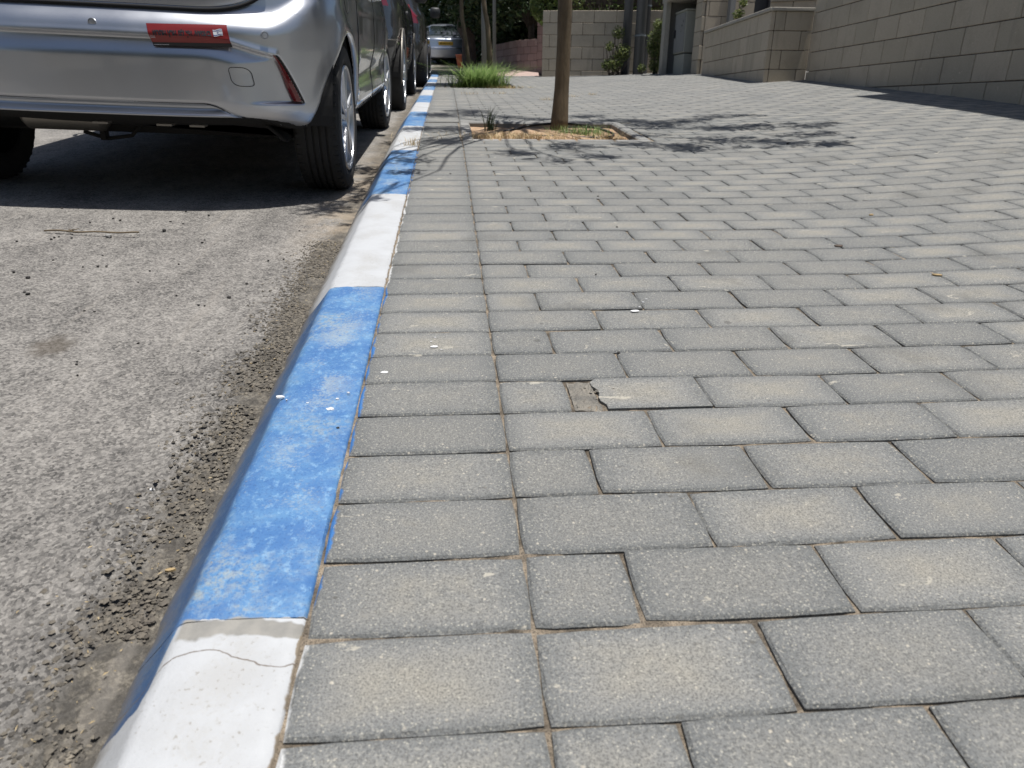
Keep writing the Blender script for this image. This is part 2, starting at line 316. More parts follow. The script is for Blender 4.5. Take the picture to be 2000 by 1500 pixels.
def chunk(mb, p, s, rg, r=0.0):
    vs = []
    for q in ((0,0,1),(1,0,0),(0.3,0.95,0),(-0.8,0.6,0),(-0.8,-0.6,0),(0.3,-0.95,0),(0,0,-0.6)):
        k = s*rg.uniform(0.6, 1.25); vs.append(Vector(p)+Vector((q[0]*k, q[1]*k, q[2]*k*0.6)))
    mb.add(vs, [(0,1,2),(0,2,3),(0,3,4),(0,4,5),(0,5,1),(6,2,1),(6,3,2),(6,4,3),(6,5,4),(6,1,5)], r)
class MB:
    def __init__(s): s.v = []; s.f = []; s.r = []; s.fm = []
    def add(s, vs, fs, r=0.0, fm=0):
        b = len(s.v); s.v += [tuple(x) for x in vs]; s.f += [tuple(i+b for i in f) for f in fs]; s.r += [r]*len(vs); s.fm += [fm]*len(fs); return s
    def box(s, x0, x1, y0, y1, z0, z1, r=0.0, fm=0, mx=None):
        vs = [Vector(p) for p in ((x0,y0,z0),(x1,y0,z0),(x1,y1,z0),(x0,y1,z0),(x0,y0,z1),(x1,y0,z1),(x1,y1,z1),(x0,y1,z1))]
        if mx: vs = [mx @ q for q in vs]
        return s.add(vs, [(0,3,2,1),(4,5,6,7),(0,1,5,4),(1,2,6,5),(2,3,7,6),(3,0,4,7)], r, fm)
    def bbox(s, x0, x1, y0, y1, z0, z1, b=0.004, r=0.0, mx=None, jit=0.0):
        # chamfered box
        vs = []
        for sx, sy, sz in ((0,0,0),(1,0,0),(1,1,0),(0,1,0),(0,0,1),(1,0,1),(1,1,1),(0,1,1)):
            X, Y, Z = (x0,x1)[sx], (y0,y1)[sy], (z0,z1)[sz]; dx, dy, dz = (b,-b)[sx], (b,-b)[sy], (b,-b)[sz]
            j = [random.uniform(-jit, jit) for _ in range(3)]
            for q in ((X, Y+dy, Z+dz), (X+dx, Y, Z+dz), (X+dx, Y+dy, Z)): vs.append(Vector((q[0]+j[0], q[1]+j[1], q[2]+j[2])))
        if mx: vs = [mx @ q for q in vs]
        c = lambda i, k: i*3+k
        F = [(c(0,2),c(3,2),c(2,2),c(1,2)), (c(4,2),c(5,2),c(6,2),c(7,2)), (c(0,1),c(1,1),c(5,1),c(4,1)), (c(2,1),c(3,1),c(7,1),c(6,1)), (c(1,0),c(2,0),c(6,0),c(5,0)), (c(3,0),c(0,0),c(4,0),c(7,0)),
             (c(0,1),c(0,2),c(1,2),c(1,1)), (c(1,0),c(1,2),c(2,2),c(2,0)), (c(2,1),c(2,2),c(3,2),c(3,1)), (c(3,0),c(3,2),c(0,2),c(0,0)),
             (c(4,2),c(4,1),c(5,1),c(5,2)), (c(5,2),c(5,0),c(6,0),c(6,2)), (c(6,2),c(6,1),c(7,1),c(7,2)), (c(7,2),c(7,0),c(4,0),c(4,2)),
             (c(0,0),c(0,1),c(4,1),c(4,0)), (c(1,1),c(1,0),c(5,0),c(5,1)), (c(2,0),c(2,1),c(6,1),c(6,0)), (c(3,1),c(3,0),c(7,0),c(7,1))]
        for i in range(8): F.append((c(i,0),c(i,1),c(i,2)) if i in (1,3,4,6) else (c(i,0),c(i,2),c(i,1)))
        return s.add(vs, F, r)
    def tube(s, pts, rad, n=8, r=0.0, fm=0, cap=True):
        pts = [Vector(p) for p in pts]; rad = rad if isinstance(rad, (list, tuple)) else [rad]*len(pts); vs = []
        ref = Vector((0.31, 0.77, 0.55)).normalized()
        for i, p in enumerate(pts):
            t = (pts[min(i+1, len(pts)-1)] - pts[max(i-1, 0)]).normalized()
            a = t.cross(ref); a = a.normalized() if a.length > 1e-4 else t.orthogonal().normalized(); b = t.cross(a)
            for j in range(n): an = 2*math.pi*j/n; vs.append(p + (a*math.cos(an) + b*math.sin(an))*rad[i])
        fs = [(i*n+j, i*n+(j+1) % n, (i+1)*n+(j+1) % n, (i+1)*n+j) for i in range(len(pts)-1) for j in range(n)]
        if cap: fs += [tuple(range(n))[::-1], tuple((len(pts)-1)*n+j for j in range(n))]
        return s.add(vs, fs, r, fm)
    def lathe(s, prof, n=48, axis='X', c=(0,0,0), r=0.0, fm=0, closed=False):
        vs = []
        for (x, q) in prof:
            for j in range(n):
                a = 2*math.pi*j/n
                vs.append((c[0]+x, c[1]+q*math.cos(a), c[2]+q*math.sin(a)) if axis == 'X' else (c[0]+q*math.cos(a), c[1]+q*math.sin(a), c[2]+x))
        m_ = len(prof); fs = [(i*n+j, i*n+(j+1) % n, (i+1)*n+(j+1) % n, (i+1)*n+j) for i in range(m_-1) for j in range(n)]
        return s.add(vs, fs, r, fm)
    def build(s, name, mat, parent=None, mw=None, smooth=False, mats=None):
        return link(name, s.v, s.f, mat, parent, mw, smooth, rnd=s.r, mats=mats, fmat=s.fm if mats else None)
def smooth_by_angle(o, deg=35):
    me = o.data; bm = bmesh.new(); bm.from_mesh(me)
    for f in bm.faces: f.smooth = True
    for e in bm.edges:
        e.smooth = not (len(e.link_faces) == 2 and e.calc_face_angle(0) > math.radians(deg))
    bm.to_mesh(me); bm.free()
def fbm(x, y, z=0.0, o=4):
    s_ = 0; a = 1.0
    for _ in range(o): s_ += a*noise.noise(Vector((x, y, z))); x *= 2.03; y *= 2.03; z *= 2.03; a *= 0.5
    return s_

# ------------------------------------------------------------------ ground shape
def gdrop(v):                                   # the climb eases off with distance
    if v < 4: return 0.0
    if v < 6: return -0.022*(v-4)**2/4
    if v < 60: return -0.022*(v-5)
    return -0.022*55 - 0.089*(v-60)
def rise(u):                                    # paving lifts towards the walls on the right
    if u < 0.9: return 0.0
    if u < 2.1: return 0.075*(u-0.9)**2/2.4
    return 0.075*(u-1.5)
def G(u, v): return gdrop(v) + rise(min(u, 6))*(1 if v < 11 else max(0.45, 1-(v-11)*0.12))
def RD(u, v):                                   # road surface
    x = -0.40-u
    return gdrop(v) - 0.088 + (0.03*min(x, 3.6) - 0.02*max(0, x-3.6))
def grid(us, vs, fn, name, mat, skip=None, parent=None):
    V = [W(u, v, fn(u, v)) for v in vs for u in us]; n = len(us)
    F = [(j*n+i, j*n+i+1, (j+1)*n+i+1, (j+1)*n+i) for j in range(len(vs)-1) for i in range(n-1)
         if not (skip and skip((us[i]+us[i+1])/2, (vs[j]+vs[j+1])/2))]
    return link(name, V, F, mat, parent, smooth=True)
ar = lambda a, b, d: list(np.linspace(a, b, max(2, int(round((b-a)/d))+1)))

P1 = (0.15, 1.15, 4.43, 5.28)      # tree pit
P2 = (0.05, 0.92, 10.25, 11.15)
def in_pit(u, v, mrg=0.0): return any(a-mrg < u < b+mrg and c-mrg < v < d+mrg for a, b, c, d in (P1, P2))

# terrain to the horizon
tv = ar(-60, -4, 6)+ar(-3, 30, 1.5)+ar(34, 60, 5)+ar(66, 240, 14); tu = ar(-160, -14, 14)+ar(-10, 10, 1.5)+ar(14, 160, 14)
tag(grid(tu, tv, lambda u, v: G(u, v)-0.42 if u > -0.2 else RD(u, v)-0.3, 'ground', M['terrain']), 'dry earth terrain under and beyond the street', kind='structure')
# road: near patch is finely modelled, the rest is a coarse sheet
road_us = ar(-8, -1.9, 0.6)+ar(-1.8, -0.34, 0.146)
def rd2(u, v): return RD(u, v)
near = (-1.8, -0.34, 0.3, 2.75)
road_vs = ar(-12, 0.3, 0.6)+[2.75]+ar(3.0, 17.0, 0.35)
road = grid(road_us, road_vs, rd2, 'road', M['asphalt'], skip=lambda u, v: near[0] < u < near[1] and near[2] < v < near[3])
tag(road, 'worn grey asphalt street with dust along the gutter', kind='structure')
def rnear(u, v):
    p = Vector((u*9, v*9, 0)); edge = min(1, (u-near[0])/0.05, (v-near[2])/0.05, (near[3]-v)/0.05); edge = max(0, edge)
    z = 0.0022*fbm(u*11, v*11, 0, 3) + 0.0020*noise.noise(Vector((u*85, v*85, 3))) + 0.0016*noise.noise(Vector((u*190, v*190, 7)))
    q = u + 0.07*noise.noise(Vector((v*3.1, 4, u*3)))+0.02*noise.noise(Vector((v*14, 9, u*14)))
    g = max(0, min(1, (q+0.58)/0.12)); c = noise.noise(Vector((u*62, v*55, 11)))
    z += g*(0.010+0.012*abs(c)+0.010*abs(noise.noise(Vector((u*130, v*120, 5)))))*max(0.25, min(1, (2.0-v)/0.9))
    return RD(u, v)+z*edge
tag(grid(ar(near[0], near[1], 0.0075), ar(near[2], near[3], 0.0085), rnear, 'road_near', M['asphalt'], parent=road), 'coarse weathered asphalt with crumbled dirt in the gutter')
# far road: bends to the right beyond the paving
def RF(u, v): return gdrop(v) - 0.085
tag(grid(ar(-8, 9, 0.5), ar(17.0, 60, 1.0), RF, 'far_road', M['asphalt']), 'asphalt of the side street crossing beyond the paving', kind='structure')
# paving bed
VEND = 14.45
bu = sorted(set([-0.168, -0.05, P1[0], P1[1], P2[0], P2[1], 0.4, 0.65]+ar(1.3, 5.4, 0.2)))
bv = sorted(set(ar(-0.8, 4.3, 0.3)+[P1[2], P1[3]]+ar(4.6, 5.1, 0.2)+ar(5.5, 10.0, 0.3)+[P2[2], P2[3]]+ar(10.5, 10.9, 0.2)+ar(11.4, VEND, 0.3)))
pav = grid(bu, bv, lambda u, v: G(u, v)-0.0065, 'pavement', M['joint'], skip=lambda u, v: in_pit(u, v))
tag(pav, 'grey concrete block pavement with sandy joints running uphill beside the painted kerb', kind='structure')

jb = grid(ar(-0.168, 1.7, 0.0075), ar(0.32, 2.3, 0.0075), lambda u, v: G(u, v)-0.0070+0.0036*max(0, min(1, 0.35+1.4*noise.noise(Vector((u*11, v*11, 2)))+0.5*noise.noise(Vector((u*60, v*60, 2))))), 'joint_sand_bed', M['joint'], parent=pav)
jb['kind'] = 'stuff'
# ------------------------------------------------------------------ pavers
PITCH = 0.1215; V0 = 0.4445; L = 0.2470; UJ = 0.0800
fw3 = fw
def area(u, v, l, d):
    q = Vector((u, v, G(u, v)-CAMH)); z = q.dot(fw3)
    if z < 0.2: return 0
    x = 1386*q.dot(r2)/z; y = 1386*q.dot(u2)/z
    if abs(x) > 1000+700*l/z*1.2+60 or abs(y) > 750+80+100/z: return 0
    return l*d/z**3
def paver_mesh(l, d, seed, th=0.03):
    rs = random.Random(seed); g = 0.0013; b = 0.0036
    hx, hy = l/2-g, d/2-g; V = []; P = []
    n = 5; m_ = 3
    ring = [(-1+2*i/n, -1) for i in range(n)]+[(1, -1+2*i/m_) for i in range(m_)]+[(1-2*i/n, 1) for i in range(n)]+[(-1, 1-2*i/m_) for i in range(m_)]
    def addring(inset, z, j):
        for (a, c) in ring:
            kx = rs.uniform(-j, j); ky = rs.uniform(-j, j)
            corner = 0.0022 if abs(a) == 1 and abs(c) == 1 else 0
            V.append((a*(hx-inset-corner)+kx, c*(hy-inset-corner)+ky, z+rs.uniform(-j, 0)*0.6)); P.append((a*(1-inset/hx), c*(1-inset/hy), 0))
    addring(0, -th, 0); addring(0, -b*0.8, 0.0006); addring(b, 0, 0.0004); addring(b*2.6, 0.0003, 0)
    N = len(ring); F = []
    for k in range(3): F += [(k*N+i, k*N+(i+1) % N, (k+1)*N+(i+1) % N, (k+1)*N+i) for i in range(N)]
    F.append(tuple(3*N+i for i in range(N)))
    return V, F, P
cells = []
rows = int((VEND-V0)/PITCH)
for r in range(-7, rows):
    vc = V0+PITCH*(r+0.5)
    cells.append((( -0.1655+UJ)/2, vc, UJ+0.1655, 'edge', r))
    u = UJ
    if r % 2 == 1: cells.append((u+L/4, vc, L/2, 'half', r)); u += L/2
    while u < 5.0:
        lim = 4.2 if vc < 8.5 else 5.2
        if u+L > lim+0.3: break
        cells.append((u+L/2, vc, L, 'full', r)); u += L
def keep(c):
    u, v, l, k, r = c
    for (a, b_, c0, d0) in (P1, P2):
        if u+l/2 > a-0.075 and u-l/2 < b_+0.075 and v+PITCH/2 > c0-0.075 and v-PITCH/2 < d0+0.075: return False
    return True
def clip_to_pit(c):
    # pavers that would run into a pit are cut at its edging
    u, v, l, k, r = c; out = []
    for (a, b_, c0, d0) in (P1, P2):
        a -= 0.08; b_ += 0.08; c0 -= 0.08; d0 += 0.08
        if u+l/2 > a and u-l/2 < b_ and v+PITCH/2 > c0 and v-PITCH/2 < d0:
            v0, v1 = v-PITCH/2, v+PITCH/2
            if v0 >= c0-0.045 and v1 <= d0+0.045:
                if u-l/2 < a-0.02: out.append((u-l/2, a, v0, v1))
                if u+l/2 > b_+0.02: out.append((b_, u+l/2, v0, v1))
            elif v < c0+0.01: out.append((u-l/2, u+l/2, v0, c0))
            elif v > d0-0.01: out.append((u-l/2, u+l/2, d0, v1))
            return out
    return None
full = [c for c in cells if clip_to_pit(c) is None]
cut = [q for c in cells for q in (clip_to_pit(c) or []) if q[1]-q[0] > 0.02 and q[3]-q[2] > 0.02]
BROKEN = min((c for c in full if c[4] == 5), key=lambda c: abs(c[0]-0.327))
full.sort(key=lambda c: -area(c[0], c[1], c[2], PITCH))
parts, rest = full[:296], full[296:]
if BROKEN in parts: parts.remove(BROKEN)
variants = {k: [] for k in ('edge', 'half', 'full')}
for k, l in (('edge', UJ+0.1655), ('half', L/2), ('full', L)):
    for i in range(9):
        V, F, P = paver_mesh(l, PITCH, i*7+len(k)); me = bpy.data.meshes.new('paver'); me.from_pydata(V, [], F); me.materials.append(M['paver'])
        a = me.attributes.new('rnd', 'FLOAT', 'POINT'); a.data.foreach_set('value', [random.random()]*len(V))
        a = me.attributes.new('pc', 'FLOAT_VECTOR', 'POINT'); a.data.foreach_set('vector', np.array(P, dtype=np.float32).ravel())
        me.polygons.foreach_set('use_smooth', [False]*len(F)); variants[k].append(me)
def tilt(u, v, l):
    e = 0.06; rx = math.atan((G(u, v+e)-G(u, v-e))/(2*e)); ry = -math.atan((G(u+e, v)-G(u-e, v))/(2*e)); return rx, ry
rp = random.Random(3)
for (u, v, l, k, r) in parts:
    rx, ry = tilt(u, v, l)
    o = link_me('paver', rp.choice(variants[k]), pav)
    o.matrix_local = SM(u+rp.gauss(0, 0.0007), v+rp.gauss(0, 0.0007), G(u, v)+rp.gauss(0, 0.0007), rp.gauss(0, 0.004), rx+rp.gauss(0, 0.0045), ry+rp.gauss(0, 0.003))
# the broken paver: a sound half with a ragged edge and a sunken crumbled corner
bu_, bv_, bl, _, _ = BROKEN
def ragged(x0, x1, zt, jag, name, seed, rough=0.0):
    rs = random.Random(seed); n = 9; y0, y1 = -PITCH/2+0.002, PITCH/2-(0.002 if name == 'paver' else 0.011)
    nx = 8; V = []; F = []; P = []
    for j in range(n):
        y = y0+(y1-y0)*j/(n-1)
        for i in range(nx):
            t = i/(nx-1); xa = x0+(jag*rs.uniform(-1, 1) if jag and name == 'paver' else 0); xb = x1+(jag*rs.uniform(-1, 1) if jag and name != 'paver' else 0)
            V.append((xa+(xb-xa)*t, y, zt+rs.uniform(-rough, rough))); P.append((2*V[-1][0]/bl, 2*y/PITCH, 0))
    for j in range(n-1):
        for i in range(nx-1): F.append((j*nx+i, j*nx+i+1, (j+1)*nx+i+1, (j+1)*nx+i))
    b = len(V); rim = [i for i in range(nx)]+[j*nx+nx-1 for j in range(1, n)]+[(n-1)*nx+i for i in range(nx-2, -1, -1)]+[j*nx for j in range(n-2, 0, -1)]
    for i in rim: V.append((V[i][0], V[i][1], -0.03)); P.append((1, 1, 0))
    R_ = len(rim)
    for i in range(R_): F.append((rim[i], b+i, b+(i+1) % R_, rim[(i+1) % R_]))
    o = link('paver', V, F, M['paver'], pav, rnd=[0.3]*len(V), pc=P); o.matrix_local = SM(bu_, bv_, G(bu_, bv_)); return o
tag(ragged(-bl/2+0.052, bl/2-0.002, 0.001, 0.009, 'paver', 2), 'paver broken off along its left end')
tag(ragged(-bl/2+0.003, -bl/2+0.050, -0.0030, 0.002, 'chip', 5, 0.0020), 'sunken crumbled end of the broken paver').data.materials[0] = M['rubble']
for _i in range(16):
    _m = MB(); _r = random.Random(_i); chunk(_m, (0, 0, 0), _r.uniform(0.0015, 0.0045), _r); _o = _m.build('paver_crumb', M['rubble'], pav); _o.matrix_local = SM(bu_-bl/2+_r.uniform(0.0, 0.09), bv_+_r.uniform(-0.05, 0.05), G(bu_, bv_)+_r.uniform(-0.002, 0.001))
# every other paver, joined
def joined(cl):
    V = []; F = []; P = []; R_ = []
    cache = {}
    for (u, v, l, d) in cl:
        far = v > 7.5
        if far:
            g = 0.0012; hx, hy = l/2-g, d/2-g; b = 0.0022
            vs = [(-hx, -hy, -0.02), (hx, -hy, -0.02), (hx, hy, -0.02), (-hx, hy, -0.02), (-hx, -hy, -b), (hx, -hy, -b), (hx, hy, -b), (-hx, hy, -b), (-hx+b, -hy+b, 0), (hx-b, -hy+b, 0), (hx-b, hy-b, 0), (-hx+b, hy-b, 0)]
            fs = [(k*4+i, k*4+(i+1) % 4, (k+1)*4+(i+1) % 4, (k+1)*4+i) for k in range(2) for i in range(4)]+[(8, 9, 10, 11)]
            ps = [(x/hx, y/hy, 0) for x, y, z in vs]
        else: vs, fs, ps = paver_mesh(l, d, rp.randrange(6))
        rx, ry = tilt(u, v, l)
        mx = SM(u, v, G(u, v)+rp.gauss(0, 0.0006), rp.gauss(0, 0.003), rx+rp.gauss(0, 0.004), ry+rp.gauss(0, 0.003))
        b0 = len(V); V += [mx @ Vector(q) for q in vs]; F += [tuple(i+b0 for i in f) for f in fs]; P += ps; R_ += [rp.random()]*len(vs)
    return V, F, P, R_
cl = [(u, v, l, PITCH) for (u, v, l, k, r) in rest]+[((a+b)/2, (c+d)/2, b-a, d-c) for a, b, c, d in cut]
V, F, P, R_ = joined(cl)
tag(link('paver_field', V, F, M['paver'], pav, rnd=R_, pc=P), 'the smaller-looking pavers farther up the pavement', kind='stuff')

# ------------------------------------------------------------------ kerb
kerb = tag(empty('kerb', S.copy()), 'street kerb of bevelled concrete stones painted in turn blue and white', kind='structure')
for k in range(-1, 14):
    a = 0.60+1.12*(k-1)+(0.0004); b = a+1.12-0.0008
    dense = k < 4; n = 90 if dense else 12
    prof = [(-0.40, -0.30), (-0.385, -0.13), (-0.372, -0.086), (-0.35, -0.0605), (-0.328, -0.035), (-0.3075, -0.0095), (-0.3015, -0.0035), (-0.293, 0.0), (-0.26, 0.0015), (-0.235, 0.001), (-0.21, 0.001), (-0.185, 0.0), (-0.1705, -0.001), (-0.1675, -0.005), (-0.1672, -0.05)]
    V = []; F = []; m_ = len(prof)
    for i in range(n+1):
        v = a+(b-a)*i/n; endc = 0.0006 if i in (0, n) else 0
        for j, (u, w) in enumerate(prof):
            dz = 0.0022*fbm(u*20+k*3, v*18, k, 3) if dense else 0
            du = (0.0030*fbm(v*16, k*5.1, 2, 3)) if dense and 1 < j < 12 else (0.0012*noise.noise(Vector((v*60, 3, k))) if dense and j >= 12 else 0)
            V.append((u+du, v, w+dz-endc+gdrop(v)))
    for i in range(n):
        for j in range(m_-1): F.append((i*m_+j, (i+1)*m_+j, (i+1)*m_+j+1, i*m_+j+1)[::-1])
    F.append(tuple(range(m_))[::-1]); F.append(tuple(n*m_+j for j in range(m_)))
    o = link('kerb_stone', V, F, M['kerb'], kerb, smooth=True); smooth_by_angle(o, 50)
    tag(o, ('blue' if k % 2 == 1 else 'white')+' painted kerb stone')
# crumbled dirt, gravel in the gutter
mb = MB(); rg = random.Random(5)
for i in range(15000):
    v = 0.36+rg.random()**0.9*2.1; d = abs(rg.gauss(0, 0.05)); u = -0.372-d
    if noise.noise(Vector((v*6, u*9, 1))) < -0.32-(0.1 if v > 1.2 else 0): continue
    s = rg.choice((0.0010, 0.0016, 0.0022, 0.0032, 0.0045)) * rg.uniform(0.7, 1.3); chunk(mb, W(u, v, rnear(u, v)+s*0.2), s, rg, rg.random())
tag(mb.build('gutter_dirt', M['clod']), 'dark crumbled dirt and gravel lying in the gutter along the blue kerb', 'dirt', kind='stuff')
mb = MB()
for i in range(420):
    v = 0.36+rg.random()*2.6; u = -0.38-abs(rg.gauss(0, 0.06)); l = rg.uniform(0.0015, 0.0045); a = rg.random()*6.3
    p = W(u, v, (rnear(u, v) if v < 2.7 else RD(u, v))+0.004); d = Vector((math.cos(a), math.sin(a), rg.uniform(-.2, .3)))*l; t = Vector((-math.sin(a), math.cos(a), 0))*l*0.22
    mb.add([p-d, p+t, p+d, p-t+Vector((0, 0, 0.001))], [(0,1,2,3)], rg.random())
tag(mb.build('gutter_straw', M['straw']), 'tiny dry straw bits scattered along the gutter', 'plant litter', kind='stuff')


# ------------------------------------------------------------------ cars
def sstep(x, a, b):
    t = np.clip((x-a)/(b-a), 0, 1); return t*t*(3-2*t)
class Body:
    """closed loft: stack of plan outlines; x right, y forward (0 = rearmost), z up"""
    def __init__(s, table, nrear=2.9, arear=0.85, nfront=2.6, afront=0.95, disp=None, barrel=0.02):
        s.T = np.array(table, float); s.nr, s.ar, s.nf, s.af, s.disp, s.barrel = nrear, arear, nfront, afront, disp, barrel
    def par(s, z):
        out = []
        for c in (1, 2, 3):
            zz = np.array([z-0.02, z-0.01, z, z+0.01, z+0.02]); zz = np.clip(zz, s.T[0, 0], s.T[-1, 0])
            out.append(float(np.mean(np.interp(zz, s.T[:, 0], s.T[:, c]))))
        return out
    def ring(s, z, ps):
        yr, yf, hw = s.par(z); t0_ = np.linspace(0, 1, 2400); t = t0_**(s.nr/2)*math.pi/2
        A = min(s.ar, (yf-yr)*0.45); B = min(s.af, (yf-yr)*0.45)
        # even-ish sampling of the superellipse
        xr = hw*np.sin(t)**(2/s.nr); y_r = yr+A*(1-np.cos(t)**(2/s.nr))
        xf = hw*np.sin(t)**(2/s.nf); y_f = yf-B*(1-np.cos(t)**(2/s.nf))
        X = np.concatenate([xr, xf[::-1]]); Y = np.concatenate([y_r, y_f[::-1]])
        # resample: first finely linear, split at middle by y so p=0.5 is mid car
        d = np.concatenate([[0], np.cumsum(np.hypot(np.diff(X), np.diff(Y)))]); d /= d[-1]
        x = np.interp(ps, d, X); y = np.interp(ps, d, Y)
        x = x*(1-s.barrel*((y-(yr+yf)/2)/((yf-yr)/2))**2)
        return x, y
    def rear_y(s, x, z, recess=True):
        yr, yf, hw = s.par(z); q = min(abs(x)/hw, 0.999)
        y = yr+s.ar*(1-(1-q**s.nr)**(1/s.nr))
        if s.disp is not None: y -= float(s.disp(np.array([abs(x)]), np.array([y]), z, recess)[0])
        return y
def build_shell(B, ps, zs, zwarp=None):
    V = []; n = len(ps)
    for z in zs:
        x, y = B.ring(z, ps); zz = np.full(n, z)
        if B.disp is not None:
            # outward plan normal
            dx = np.gradient(x); dy = np.gradient(y); dx = np.convolve(np.pad(dx, 2, 'edge'), np.ones(5)/5, 'valid'); dy = np.convolve(np.pad(dy, 2, 'edge'), np.ones(5)/5, 'valid'); l = np.hypot(dx, dy)+1e-9; nx, ny = dy/l, -dx/l
            d = B.disp(x, y, z, True); x = x+nx*d; y = y+ny*d; x[0] = 0
        if zwarp is not None: zz = zwarp(x, y, zz)
        right = list(zip(x, y, zz)); left = [(-a, b, c) for a, b, c in right[1:-1]][::-1]
        right[0] = (0.0, right[0][1], right[0][2]); right[-1] = (0.0, right[-1][1], right[-1][2])
        V += right+left
    N = 2*n-2; F = [(k*N+i, k*N+(i+1) % N, (k+1)*N+(i+1) % N, (k+1)*N+i) for k in range(len(zs)-1) for i in range(N)]
    F.append(tuple(range(N))[::-1]); F.append(tuple((len(zs)-1)*N+i for i in range(N)))
    return V, F, N
def tyre_mesh(R, wd, n=72, detail=True):
    h = wd/2; mb = MB()
    prof = [(-h*0.80, R*0.70), (-h*0.98, R*0.78), (-h*1.02, R*0.86), (-h*0.94, R*0.945), (-h*0.80, R*0.985), (-h*0.62, R*0.998)]
    if detail:
        for c in (-0.42, -0.14, 0.14, 0.42): prof += [(h*(c-0.05), R), (h*(c-0.045), R-0.007), (h*(c+0.045), R-0.007), (h*(c+0.05), R)]
    prof += [(h*0.62, R*0.998), (h*0.80, R*0.985), (h*0.94, R*0.945), (h*1.02, R*0.86), (h*0.98, R*0.78), (h*0.80, R*0.70)]
    mb.lathe(prof, n)
    if detail:   # shoulder sipes
        for j in range(44):
            a = 2*math.pi*j/44; mx = Matrix.Rotation(a, 4, 'X')
            for sx in (-1, 1): mb.box(*sorted((sx*h*0.62, sx*h*0.86)), -0.007, 0.007, R*0.95, R*0.9985, mx=mx)
    return mb
def rim_mb(R, side, wd, spokes=5):
    h = wd/2; mb = MB(); s_ = side; q = R*0.72
    mb.lathe([(s_*h*0.92, q), (s_*h*0.98, q*0.985), (s_*h*0.95, q*0.93), (s_*h*0.6, q*0.90)], 48); mb.lathe([(s_*h*0.6, q*0.90), (-s_*h*0.8, q*0.90), (-s_*h*0.8, q*0.98)], 48, fm=1)
    mb.lathe([(s_*h*0.25, q*0.9), (s_*h*0.25, 0.02)], 40, fm=1)
    for k in range(spokes*2):
        a = 2*math.pi*(k//2)/spokes + (0.16 if k % 2 else -0.16)
        mx = Matrix.Rotation(a, 4, 'X'); x0, x1 = sorted((s_*h*0.72, s_*h*0.93))
        vs = [(x0, -0.016, q*0.18), (x0, 0.016, q*0.18), (x0, 0.013, q*0.93), (x0, -0.013, q*0.93), (x1-s_*0, -0.012, q*0.16), (x1, 0.012, q*0.16), (x1, 0.009, q*0.93), (x1, -0.009, q*0.93)]
        mb.add([mx @ Vector(p) for p in vs], [(0,1,2,3),(4,7,6,5),(0,4,5,1),(1,5,6,2),(2,6,7,3),(3,7,4,0)])
    mb.lathe([(s_*h*0.70, q*0.26), (s_*h*0.96, q*0.22), (s_*h*1.0, q*0.12), (s_*h*1.0, 0.001)], 24)
    return mb
def make_wheel(root, x, y, R, wd, steer=0.0, detail=True):
    side = 1 if x > 0 else -1
    w_ = tyre_mesh(R, wd, 72 if detail else 36, detail).build('wheel', M['rubber'], root, Matrix.Translation((x, y, R)) @ Matrix.Rotation(steer, 4, 'Z')); smooth_by_angle(w_, 30)
    r_ = rim_mb(R, side, wd).build('rim', M['alloy'], w_, Matrix.Identity(4), mats=[M['alloy'], M['gap']]); smooth_by_angle(r_, 30)
def split_faces(o, groups):
    """groups: name -> (material, predicate(center, normal)); moves faces of o into child objects"""
    res = {}; me = o.data; bm = bmesh.new(); bm.from_mesh(me); bm.faces.ensure_lookup_table()
    lab = {}
    for f in bm.faces:
        c = f.calc_center_median(); nn = f.normal
        if f.material_index != 0: continue
        for nm, (mt, pr) in groups.items():
            if pr(c, nn): lab[f.index] = nm; break
    seen = set(); comps = []
    for i0, nm in list(lab.items()):
        if i0 in seen: continue
        st_ = [i0]; seen.add(i0); cp = []
        while st_:
            i = st_.pop(); cp.append(i)
            for e in bm.faces[i].edges:
                for f2 in e.link_faces:
                    if f2.index not in seen and lab.get(f2.index) == nm: seen.add(f2.index); st_.append(f2.index)
        if len(cp) >= 10: comps.append((nm, cp))
        else:
            for i in cp: del lab[i]
    for nm, ids in comps:
        mt = groups[nm][0]; b2 = bmesh.new(); mp = {}
        for i in ids:
            f = bm.faces[i]; vs = []
            for v in f.verts:
                if v.index not in mp: mp[v.index] = b2.verts.new(v.co)
                vs.append(mp[v.index])
            b2.faces.new(vs).smooth = True
        m2 = bpy.data.meshes.new(nm); b2.to_mesh(m2); b2.free(); m2.materials.append(mt)
        res[nm] = link_me(nm, m2, o.parent)
    bmesh.ops.delete(bm, geom=[bm.faces[i] for i in lab], context='FACES'); bm.to_mesh(me); bm.free()
    return res
def BODYX(t): return max(r[3] for r in t)
